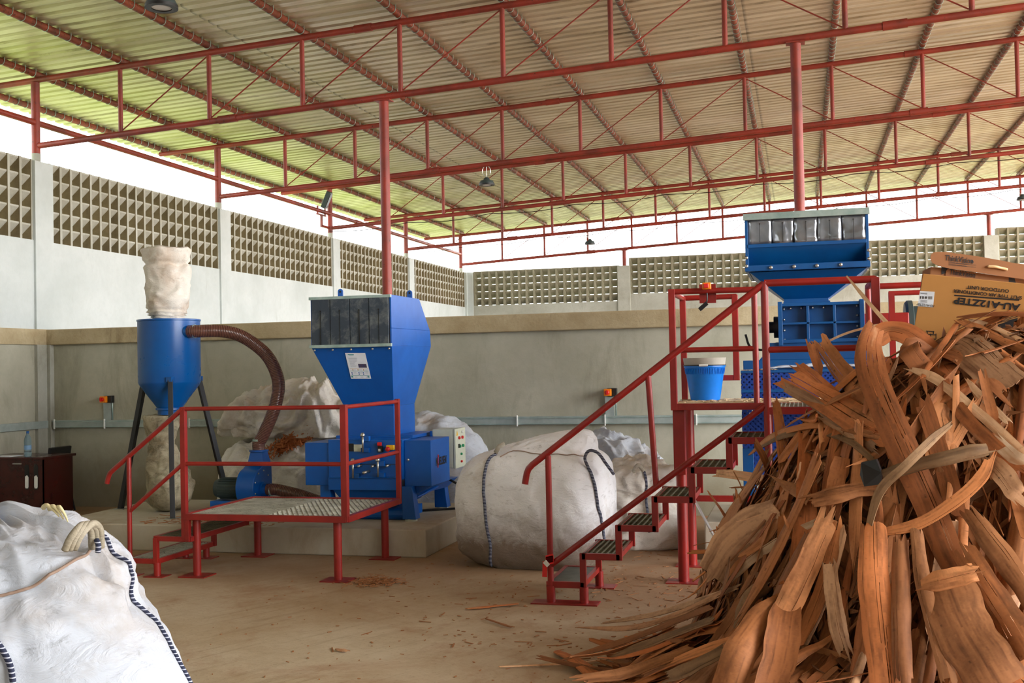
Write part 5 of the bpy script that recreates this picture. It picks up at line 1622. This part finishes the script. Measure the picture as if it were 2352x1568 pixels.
while cnt < 222:
    x, y = sample()
    front = y < 5.9
    p = pix((x, y, heap(x, y)))
    if front: L = rng.uniform(.45, 1.0); w = rng.choice((.035, .05, .07, .09, .12)); ang = rng.gauss(0, .3)
    else: L = rng.uniform(.35, .85); w = rng.choice((.022, .03, .045, .06, .08, .1)); ang = rng.gauss(0, .8)
    R = Ribbons()
    heap_strip(R, rng, x, y, ang, L, w, rng.uniform(.03, .1), 12, 5, .004, rng.uniform(-.02, .05), rng.uniform(-.02, .09), rng.choice((0, .05, -.06, .1, .3)), rng.gauss(0, .45), rng.choice((0, 1, 2)) if w > .04 else 0)
    o = R.build('bark_strip', BARK)
    lab, grp = zones[zone_of(x, y, w)]
    tag(o, lab, 'bark strip', grp)
    cnt += 1

# ------------------------------------------------------------------ strips one can point at
def snap(px, py, Y, over=.13):
    """keep a point of a strip just in front of the heap surface along the line of sight"""
    d = ray(px, py); y = 3.9
    while y < Y + .2:
        P = V(0, 0, CAM_H) + d * (y / d.y)
        if P.z < heap(P.x, P.y) + .03: return min(Y, y - over)
        y += .02
    return Y
def hero(label, pts, w, mat=BARK, cup=.05, th=.005, jag=1.0, taper=(.9, .7), twist=0.0, n=7, seed=0, nh=None, name='bark_strip', cat='bark strip', nw=8, cracks=None):
    """pts: (photo x, photo y, depth Y); w: width in photo pixels at that depth (number or list)"""
    rg = random.Random(seed + len(label))
    pts = [(a, b, snap(a, b, c)) for a, b, c in pts]
    taper = tuple(1 - (1 - q) * (.5 if q > .35 else .9) for q in taper)
    P = spline([at(a, b, Y=c) for a, b, c in pts], n)
    k = len(P); S = []; N = []
    for i in range(k):
        t = (P[min(k - 1, i + 1)] - P[max(0, i - 1)]).normalized()
        v = (V(0, 0, CAM_H) - P[i]).normalized()
        if nh is not None: v = (v + Vector(nh)).normalized()
        v = Matrix.Rotation(twist * (i / (k - 1) - .5), 3, t) @ v
        nn = (v - t * v.dot(t)).normalized()
        S.append(t.cross(nn)); N.append(nn)
    ym = sum(c for _, _, c in pts) / len(pts)
    R = Ribbons(); R.add(P, S, N, w * ym / F_PX, th, cup * .55, jag, nw, rg, taper, cracks if cracks is not None else (0 if w < 18 else (1 if w < 34 else (2 if w < 60 else 4))))
    o = R.build(name, mat)
    return tag(o, label, cat)
U = (0, -.2, .7)
hero('long broad bark strip arching from the top of the heap down its middle', [(2010, 745, 6.45), (1996, 790, 6.2), (2000, 850, 6.0), (2030, 930, 5.85), (2080, 1040, 5.7), (2130, 1150, 5.6), (2170, 1250, 5.55), (2195, 1310, 5.55)], 62, cup=.12, taper=(.55, .6))
hero('wide bark strip bending over the heap crest behind the tall arched strip', [(2012, 778, 6.5), (2040, 758, 6.55), (2090, 770, 6.5), (2140, 815, 6.4), (2180, 860, 6.3)], 52, nh=U, taper=(.7, .9))
hero('curled bark loop standing beside the arched strip', [(2160, 880, 6.2), (2125, 850, 6.15), (2090, 805, 6.15), (2095, 795, 6.3), (2140, 820, 6.4)], 46, nh=(-.3, 0, .3), taper=(.8, .9))
hero('broad split bark slab pointing up left towards the stairs', [(1812, 868, 6.55), (1880, 905, 6.4), (1960, 955, 6.3), (2040, 1000, 6.2), (2060, 1015, 6.2)], 66, cup=.1, taper=(.9, .3), nh=(0, 0, .4))
hero('narrow bark strip just below the broad split slab', [(1795, 885, 6.5), (1860, 920, 6.38), (1930, 970, 6.28), (2010, 1030, 6.2)], 26, taper=(.5, .4))
hero('bark strip with hooked tip leaning against the perforated guard', [(1828, 835, 6.6), (1870, 870, 6.5), (1930, 925, 6.4), (2000, 990, 6.3)], 34, taper=(.6, .4), nh=(0, 0, .4))
hero('tapered bark strip with forked tip rising in front of the blue shredder', [(1885, 785, 6.75), (1905, 815, 6.7), (1935, 855, 6.6), (1975, 900, 6.5), (2010, 935, 6.4)], 44, taper=(.7, .5))
hero('slim pointed bark tip hanging beside the forked strip', [(1862, 785, 6.72), (1872, 820, 6.7), (1886, 865, 6.68)], 20, taper=(.9, .05))
hero('dark curved bark band bowing over the left shoulder of the heap', [(1725, 1040, 6.6), (1770, 1003, 6.5), (1830, 982, 6.35), (1900, 976, 6.25), (1970, 990, 6.2), (2030, 1005, 6.2)], 17, taper=(.3, .6), nh=U)
hero('second dark band under the curved one on the left shoulder', [(1740, 1030, 6.55), (1800, 1000, 6.4), (1870, 990, 6.3), (1950, 1012, 6.25), (2010, 1060, 6.2)], 15, mat=BARK_GREY, taper=(.3, .6), nh=U)
hero('upright bark strip with split top at the left edge of the heap', [(1782, 920, 6.6), (1793, 1000, 6.45), (1800, 1080, 6.3), (1803, 1150, 6.15), (1798, 1230, 6.0)], 24, taper=(.4, .8))
hero('pale upright bark slab in the middle of the left flank', [(1855, 985, 6.35), (1853, 1060, 6.2), (1852, 1140, 6.05), (1848, 1220, 5.9), (1835, 1310, 5.75), (1800, 1400, 5.65)], 46, taper=(.8, .7))
hero('long tan bark strip slanting down left to the bottom front', [(1905, 1180, 5.7), (1880, 1240, 5.6), (1850, 1310, 5.5), (1810, 1390, 5.42), (1768, 1462, 5.36)], 52, taper=(.8, .6))
hero('pale wide bark tongue lying level in the heap centre', [(1860, 1148, 5.75), (1920, 1135, 5.7), (1980, 1122, 5.72), (2040, 1118, 5.75)], 38, nh=U, taper=(.7, .9), cup=.2)
hero('grey weathered branch of bark crossing the arched strip', [(2020, 1095, 5.6), (2080, 1075, 5.55), (2160, 1055, 5.5), (2230, 1038, 5.5), (2275, 1030, 5.52)], 30, mat=BARK_GREY, cup=.4, taper=(.7, .6))
hero('thin dark twisted bark ribbon crossing over the weathered branch', [(1985, 1245, 5.5), (2020, 1130, 5.48), (2080, 1070, 5.45), (2140, 1010, 5.5), (2190, 970, 5.55)], 20, mat=BARK_GREY, twist=1.6, taper=(.5, .4))
hero('thin pale splinter sticking up in front of the shredder', [(1943, 632, 6.9), (2000, 700, 6.75), (2060, 765, 6.6), (2140, 840, 6.45)], 9, mat=BARK_PALE, taper=(.3, .9), name='wood_splinter', cat='splinter', nw=2)
hero('thin pale fibre curving over the heap crest', [(1878, 800, 6.8), (1920, 775, 6.75), (1970, 757, 6.7), (2030, 745, 6.65), (2075, 758, 6.6)], 5, mat=BARK_PALE, taper=(.5, .5), name='wood_splinter', cat='splinter', nw=2)
hero('long pale splintered strip running down right from the crest', [(2085, 845, 6.1), (2150, 870, 6.0), (2220, 925, 5.9), (2290, 985, 5.8), (2360, 1050, 5.75)], 22, mat=BARK_PALE, taper=(.3, .6))
hero('white bleached splinter on the right side of the heap', [(2216, 865, 6.0), (2250, 905, 5.92), (2290, 945, 5.87), (2315, 968, 5.85)], 15, mat=BARK_PALE, taper=(.2, .8), name='wood_splinter', cat='splinter')
hero('long bark strip running down right under the pale splintered strip', [(2140, 850, 6.15), (2200, 935, 5.95), (2270, 1010, 5.8), (2350, 1080, 5.7)], 30, taper=(.5, .8))
hero('broad leaf shaped bark slab below the cartons', [(2175, 775, 6.55), (2220, 800, 6.4), (2270, 840, 6.25), (2320, 885, 6.15)], 82, cup=.08, nh=(0, 0, .5), taper=(.55, .9), jag=.2)
hero('flat bark slab with a wavy edge below the leaf shaped slab', [(2140, 805, 6.5), (2190, 812, 6.42), (2250, 850, 6.3), (2300, 900, 6.2)], 40, nh=U, taper=(.2, .8))
hero('bundle of straight bark layers pointing left over the slab', [(2208, 738, 6.6), (2260, 760, 6.5), (2310, 785, 6.45), (2360, 805, 6.4)], 22, nh=U, taper=(.4, .9))
hero('thin straight bark layer resting above the bundle of layers', [(2222, 732, 6.62), (2280, 750, 6.55), (2340, 778, 6.5)], 12, nh=U, taper=(.3, .9), mat=BARK_PALE)
hero('short dark red bark piece sticking out left at the stair treads', [(1638, 1086, 6.9), (1690, 1090, 6.8), (1745, 1100, 6.7), (1800, 1112, 6.6)], 22, taper=(.5, .6))
hero('thin stick hanging from the heap towards the plinth', [(1762, 1030, 6.6), (1730, 1095, 6.65), (1690, 1155, 6.7), (1645, 1218, 6.75)], 12, taper=(.8, .2))
hero('curved reddish bark sheet bulging at the left foot of the heap', [(1800, 1185, 6.2), (1730, 1220, 6.15), (1675, 1270, 6.15), (1640, 1330, 6.2)], 100, cup=.22, taper=(.8, .75), jag=.8, cracks=0)
hero('pale bark strip with torn end slanting across the left foot', [(1880, 1195, 5.75), (1800, 1235, 5.85), (1720, 1290, 5.95), (1660, 1350, 6.05)], 18, mat=BARK_PALE, taper=(.5, .3))
hero('dark rolled bark tube lying at the left foot of the heap', [(1765, 1335, 5.75), (1730, 1365, 5.72), (1712, 1400, 5.7), (1700, 1440, 5.7)], 36, mat=BARK_GREY, cup=.5, taper=(.8, .7))
hero('dark flat bark board at the bottom edge of the picture', [(1670, 1490, 5.3), (1620, 1515, 5.3), (1570, 1540, 5.32), (1530, 1555, 5.35)], 30, mat=BARK_GREY, nh=U, taper=(.8, .8))
hero('wide curled bark sheet rolling forward at the bottom front', [(1800, 1370, 5.5), (1745, 1430, 5.35), (1700, 1500, 5.22), (1672, 1590, 5.18)], 72, cup=.35, taper=(.25, .95), jag=.3, cracks=0)
hero('smooth wide bark sheet beside the curled one at the bottom front', [(1812, 1380, 5.45), (1800, 1450, 5.3), (1786, 1520, 5.2), (1765, 1590, 5.18)], 74, cup=-.2, taper=(.5, .9), jag=.3, cracks=0)
hero('long straight bark board standing at the bottom centre', [(1905, 1285, 5.5), (1912, 1360, 5.38), (1925, 1440, 5.3), (1935, 1475, 5.28)], 36, cup=.2, taper=(.8, .9))
hero('wide hanging bark board with a folded edge right of centre', [(2005, 1200, 5.5), (2008, 1320, 5.32), (2018, 1440, 5.18), (2032, 1575, 5.08)], 66, cup=.18, taper=(.7, 1), jag=.2)
hero('tall rolled bark tube hanging right of the folded board', [(2070, 1230, 5.45), (2068, 1340, 5.28), (2070, 1450, 5.14), (2078, 1575, 5.04)], 40, cup=.45, taper=(.7, 1))
hero('slender bark strip beside the tall rolled tube', [(2105, 1210, 5.45), (2120, 1340, 5.25), (2150, 1450, 5.1), (2185, 1575, 5.0)], 34, cup=.25, taper=(.6, 1))
hero('very wide smooth bark sheet at the bottom right', [(2170, 1330, 5.25), (2205, 1420, 5.1), (2250, 1500, 5.0), (2295, 1580, 4.95)], 120, cup=.14, taper=(.7, 1), jag=.1, cracks=0)
hero('long wide bark board running to the bottom right corner', [(2215, 1265, 5.35), (2270, 1350, 5.2), (2320, 1430, 5.1), (2375, 1520, 5.0)], 60, cup=.2, taper=(.8, 1))
hero('upper long bark board running off the right edge', [(2230, 1180, 5.45), (2290, 1260, 5.3), (2340, 1330, 5.22), (2385, 1400, 5.15)], 48, cup=.2, taper=(.6, 1))
hero('short pale bark offcut lying across the right hand boards', [(2108, 1345, 5.05), (2160, 1332, 5.02), (2215, 1318, 5.02), (2245, 1312, 5.03)], 44, nh=U, taper=(.35, .95))
hero('rust coloured bark band rising to the right from the centre', [(2005, 1225, 5.5), (2100, 1205, 5.45), (2180, 1160, 5.45), (2250, 1100, 5.5), (2275, 1050, 5.55)], 26, nh=U, taper=(.5, .5))
hero('bark strip bent down at the right below the weathered branch', [(2270, 1055, 5.6), (2300, 1085, 5.5), (2325, 1120, 5.45), (2345, 1140, 5.45)], 44, taper=(.6, .6))
hero('pale torn bark strip at the right edge of the heap', [(2290, 1010, 5.7), (2330, 1050, 5.62), (2375, 1075, 5.6)], 30, mat=BARK_PALE, taper=(.5, .9))
hero('hanging bark flap with ragged bottom near the right centre', [(2155, 920, 6.0), (2150, 955, 5.9), (2155, 1000, 5.85), (2145, 1045, 5.82)], 58, cup=.2, taper=(.5, .7))
hero('bark board standing left of the black scrap', [(1935, 1045, 5.95), (1928, 1080, 5.9), (1920, 1110, 5.87), (1910, 1150, 5.85)], 38, taper=(.7, .8))
hero('bundle of long thin strips spreading left onto the floor', [(1640, 1390, 5.9), (1540, 1430, 6.0), (1440, 1468, 6.05), (1290, 1515, 6.1)], 15, nh=U, taper=(.8, .1))
hero('second long thin strip spreading left onto the floor', [(1660, 1360, 6.05), (1560, 1408, 6.15), (1450, 1440, 6.25), (1330, 1440, 6.6)], 13, nh=U, taper=(.8, .1))
hero('third long thin strip spreading left above the others', [(1700, 1345, 6.05), (1600, 1380, 6.25), (1500, 1410, 6.5), (1385, 1430, 6.75)], 14, nh=U, taper=(.8, .2))
hero('flat dark strip tucked under the spreading thin strips', [(1640, 1420, 5.75), (1560, 1450, 5.85), (1480, 1480, 5.9), (1400, 1510, 5.9)], 18, nh=U, taper=(.8, .2), mat=BARK_GREY)
# loose pieces on the floor
def floor_strip(label, a, b, w, mat=BARK, name='bark_strip', cat='bark strip', bow=.0):
    A = at(a[0], a[1], Z=.012); B = at(b[0], b[1], Z=.012)
    n = 9; P = [A.lerp(B, i / (n - 1)) + V(0, 0, .004 + bow * math.sin(PI * i / (n - 1))) for i in range(n)]
    S, N = frames(P, [V(0, 0, 1)] * n)
    R = Ribbons(); R.add(P, S, N, w, .006, .08, .5, 4, random.Random(len(label)), (.5, .5))
    tag(R.build(name, mat), label, cat)
floor_strip('broad loose bark plank on the floor at the bottom edge', (1278, 1495), (1392, 1580), .085, bow=.03)
floor_strip('long thin stick lying level on the floor left of the heap', (1146, 1531), (1300, 1524), .014, BARK_PALE, 'wood_splinter', 'splinter')
floor_strip('thin stick lying on the floor in line with the long one', (1300, 1525), (1440, 1510), .014, BARK_PALE, 'wood_splinter', 'splinter')
floor_strip('long thin bark strip alone on the middle of the floor', (1068, 1398), (1190, 1386), .03)
floor_strip('small red bark flake alone on the bare floor', (772, 1490), (797, 1494), .035)
floor_strip('short stick on the floor below the lone thin strip', (1115, 1420), (1175, 1440), .02)
# black scrap among the bark
q = [at(1978, 1062, Y=5.62), at(2012, 1055, Y=5.6), at(2024, 1085, Y=5.58), at(2022, 1112, Y=5.56), at(1985, 1117, Y=5.56), at(1975, 1090, Y=5.6)]
mb = MB(); mb.prism(q, (.01, .04, 0)); tag(mb.build('black_scrap', BLACK), 'black angular scrap stuck in the middle of the bark heap', 'scrap')

# ------------------------------------------------------------------ litter on the floor
rg = random.Random(12); mb = MB()
def chip(p, L, w, a):
    d = V(math.cos(a), math.sin(a), rg.uniform(-.08, .08)).normalized()
    mb.bar(p - d * L / 2, p + d * L / 2, w, .003)
for i in range(420):
    u = rg.random() ** 1.9
    x = -.6 - 2.2 * u + rg.gauss(0, .25); y = 6.0 + rg.random() * 2.6
    if rg.random() < .35: x = rg.uniform(-1.9, -.5); y = rg.uniform(8.0, 10.2)
    chip(V(x, y, .004), rg.uniform(.01, .03) if rg.random() < .75 else rg.uniform(.04, .12), rg.uniform(.003, .012), rg.uniform(0, PI))
for i in range(260):
    chip(V(rg.uniform(-4, .2), rg.uniform(5.4, 9.2), .004), rg.uniform(.008, .028), rg.uniform(.003, .01), rg.uniform(0, PI))
tag(mb.build('floor_litter', DEBRIS), 'bark flakes and splinters scattered over the dusty floor', 'litter', kind='stuff')
mb = MB(); c0 = at(862, 1338, Z=0)
for i in range(260):
    chip(V(c0.x + rg.gauss(0, .11), c0.y + rg.gauss(0, .09), rg.uniform(.004, .02)), rg.uniform(.02, .08), rg.uniform(.003, .009), rg.uniform(0, PI))
tag(mb.build('shavings_heap', DEBRIS), 'small heap of shavings beside the low platform leg', 'shavings', kind='stuff')
mb = MB()
for i in range(260):
    chip(V(rg.uniform(-.92, .45), rg.uniform(8.48, 9.24), 1.388), rg.uniform(.02, .12), rg.uniform(.006, .03), rg.uniform(0, PI))
for i in range(120):
    chip(V(rg.uniform(-.48, -.2), rg.uniform(9.46, 9.52), 1.62), rg.uniform(.01, .05), rg.uniform(.004, .012), rg.uniform(0, PI))
tag(mb.build('deck_litter', BOARD), 'pale wood scraps strewn on the tall platform deck', 'scraps', kind='stuff')
mb = MB()
for i in range(160):
    p = V(rg.uniform(-6.3, -4.8), rg.uniform(9.3, 9.9), .254)
    chip(p, rg.uniform(.02, .1), rg.uniform(.004, .02), rg.uniform(0, PI))
tag(mb.build('plinth_litter', DEBRIS), 'bark flakes lying on the low plinth near the cyclone', 'litter', kind='stuff')
floor_z = None
mb = MB(); mb.tube([(-1.05, 9.6, .05), (-.4, 9.75, .05)], .02, 10); tag(mb.build('steel_pipe', RED, smooth='auto'), 'red pipe lying on the floor in front of the shredder plinth', 'pipe')

# ------------------------------------------------------------------ cartons on the heap
t = thing('carton', (1.15, 7.15, 1.8), 'upside down air conditioner carton leaning on the top of the heap', 'carton')
A = at(2120, 628, Y=7.0); B = at(2102, 790, Y=6.96)
dirx = (at(2352, 651, Y=6.86) - A).normalized(); diry = (A - B).normalized(); diry = (diry - dirx * diry.dot(dirx)).normalized()
nb = dirx.cross(diry)       # towards the camera
if nb.y > 0: nb = -nb
Hb = (A - B).length; Wb = .86
TL = A; BL = A - diry * Hb
back = -nb * .34
mb = MB(); mb.prism([BL, BL + dirx * Wb, TL + dirx * Wb, TL], back); body = mb.build('box_body', CARD, t, bevel=.004)
S_ = 7.0 / F_PX
def cp(px, py):  # point on the carton front
    d = ray(px, py); o = V(0, 0, CAM_H); tt = (A - o).dot(nb) / d.dot(nb); return o + d * tt + nb * .0015
def ctext(s, c, hpx, sx=1.0, bold=0.0): return put_text(s, hpx * S_ / .7, cp(*c), -dirx, -diry, INK, body, 'lettering', bold, 'CENTER', sx)
ctext('AU-A12ZTEP', (2266, 697), 13.5, 1.18, .002)
ctext('SPLIT TYPE AIR CONDITIONER', (2268, 675.5), 6.8, 1.0, .0006)
ctext('OUTDOOR UNIT', (2269, 663.5), 6.8, 1.1, .0006)
mb = MB(); a, b = cp(2192, 676.5), cp(2341, 687.5)
mb.prism([a, b, b - diry * .008, a - diry * .008], nb * .0006); mb.build('printed_rule', INK, body)
mb = MB()
for i in range(5):
    a, b = cp(2258 + i * 6, 745 - i * .5), cp(2338, 714 + i * 4)
    mb.prism([a, b, b - diry * .004, a - diry * .004], nb * .0006)
mb.prism([cp(2285, 748), cp(2337, 730), cp(2337, 756), cp(2297, 756)], nb * .0006); mb.build('printed_stripes', INK, body)
mb = MB()
for (x0, y0, x1, y1) in ((2125, 766, 2150, 768), (2125, 776, 2150, 778), (2124, 766, 2126, 778), (2149, 766, 2151, 778), (2137, 766, 2139, 778), (2127, 759, 2146, 761), (2129, 760, 2131, 767), (2143, 760, 2145, 767)):
    mb.prism([cp(x0, y0), cp(x1, y0 + (x1 - x0) * .08), cp(x1, y1 + (x1 - x0) * .08), cp(x0, y1)], nb * .0006)
mb.build('handling_symbol', INK, body)
q = [cp(2113, 668), cp(2147, 670), cp(2143, 706), cp(2108, 703)]
mb = MB(); mb.prism(q, nb * .001); lb = mb.build('shipping_label', PAPER, t)
put_text('AU-A12ZTEP', 5.2 * S_ / .7, cp(2126, 700.5) + nb * .001, -dirx, -diry, INK, lb, 'lettering', 0, 'CENTER', .9)
mb = MB()
for i in range(12): 
    x = 2113 + i * 1.4
    if i not in (3, 7): mb.prism([cp(x, 680 + .05 * i) + nb * .001, cp(x + .9, 680 + .05 * i) + nb * .001, cp(x + .7, 686) + nb * .001, cp(x - .2, 686) + nb * .001], nb * .0005)
for i in range(6):
    x = 2132 + i * 1.7; mb.prism([cp(x, 680.5) + nb * .001, cp(x + .8, 680.5) + nb * .001, cp(x + .6, 687.5) + nb * .001, cp(x - .2, 687.5) + nb * .001], nb * .0005)
for y in (672, 674, 689, 692, 694.5):
    mb.prism([cp(2114, y) + nb * .001, cp(2130, y + .8) + nb * .001, cp(2130, y + 1.6) + nb * .001, cp(2114, y + .8) + nb * .001], nb * .0005)
mb.build('barcode', INK, lb)
# monitor carton behind, with its flap raised
t = thing('carton', (1.3, 7.6, 1.9), 'brown monitor carton with raised rounded flap behind the air conditioner carton', 'carton')
A2 = at(2138, 612, Y=7.42); d2 = (at(2352, 641, Y=7.5) - A2).normalized(); u2 = (diry - d2 * diry.dot(d2)).normalized(); n2 = d2.cross(u2)
if n2.y > 0: n2 = -n2
mb = MB(); mb.prism([A2 - u2 * .45, A2 - u2 * .45 + d2 * .75, A2 + d2 * .75, A2], -n2 * .2); bd = mb.build('box_body', CARD2, t, bevel=.004)
S2 = 7.4 / F_PX
def c2(px, py, off=.002):
    d = ray(px, py); o = V(0, 0, CAM_H); tt = (A2 + n2 * .0 - o).dot(n2) / d.dot(n2); return o + d * tt + n2 * off
mb = MB(); mb.prism([c2(2162, 613), c2(2180, 616), c2(2170, 628), c2(2162, 630)], n2 * .001); mb.prism([c2(2312, 636), c2(2330, 639), c2(2333, 650), c2(2318, 650)], n2 * .001); mb.build('black_tape', INK, bd)
mb = MB(); mb.prism([c2(2178, 617, .003), c2(2316, 637, .003), c2(2316, 655, .003), c2(2170, 640, .003), c2(2172, 622, .003)], n2 * .004); tf = mb.build('tuck_flap', CARD2, t)
put_text('ThinkVision', 11 * S2 / .7, c2(2210, 629, .009), d2, u2, INK, tf, 'lettering', .0006, 'CENTER', .72)
# raised flap
def c3(px, py): return at(px, py, Y=7.36 + (px - 2137) * .0004)
out = [c3(*q) for q in ((2142, 604), (2137, 594), (2138, 585), (2144, 580), (2154, 578), (2166, 578), (2200, 582), (2250, 589), (2300, 598), (2325, 603), (2352, 607), (2400, 614), (2400, 655), (2352, 641), (2300, 634), (2250, 626), (2200, 619), (2175, 615), (2158, 611))]
mb = MB(); mb.prism(out, V(0, .008, 0)); fl = mb.build('raised_flap', CARD2, t)
fx_ = (c3(2300, 628) - c3(2175, 612)).normalized(); fy_ = V(0, 0, 1)
put_text('ThinkVision', 12 * S2 / .7, c3(2203, 596) - V(0, .002, 0), fx_, fy_, INK, fl, 'lettering', .0006, 'CENTER', .72)
mb = MB()
for i in range(4): mb.prism([c3(2179, 601 + i * 2.4) - V(0, .002, 0), c3(2220 + (i % 2) * 22, 606 + i * 2.4) - V(0, .002, 0), c3(2220 + (i % 2) * 22, 606.7 + i * 2.4) - V(0, .002, 0), c3(2179, 601.7 + i * 2.4) - V(0, .002, 0)], V(0, -.0004, 0))
mb.prism([c3(2231, 598) - V(0, .002, 0), c3(2236, 598.7) - V(0, .002, 0), c3(2236, 604) - V(0, .002, 0), c3(2231, 603) - V(0, .002, 0)], V(0, -.0004, 0))
mb.build('printed_lines', INK, fl)
mb = MB(); mb.tube(spline([c3(2268, 612) - V(0, .01, 0), c3(2285, 613) - V(0, .02, 0), c3(2300, 616) - V(0, .012, 0), c3(2313, 619) - V(0, .01, 0)], 6), .009, 8); mb.build('tape_scrap', plain('clear_tape', srgb(226, 196, 150), .15), fl, True)
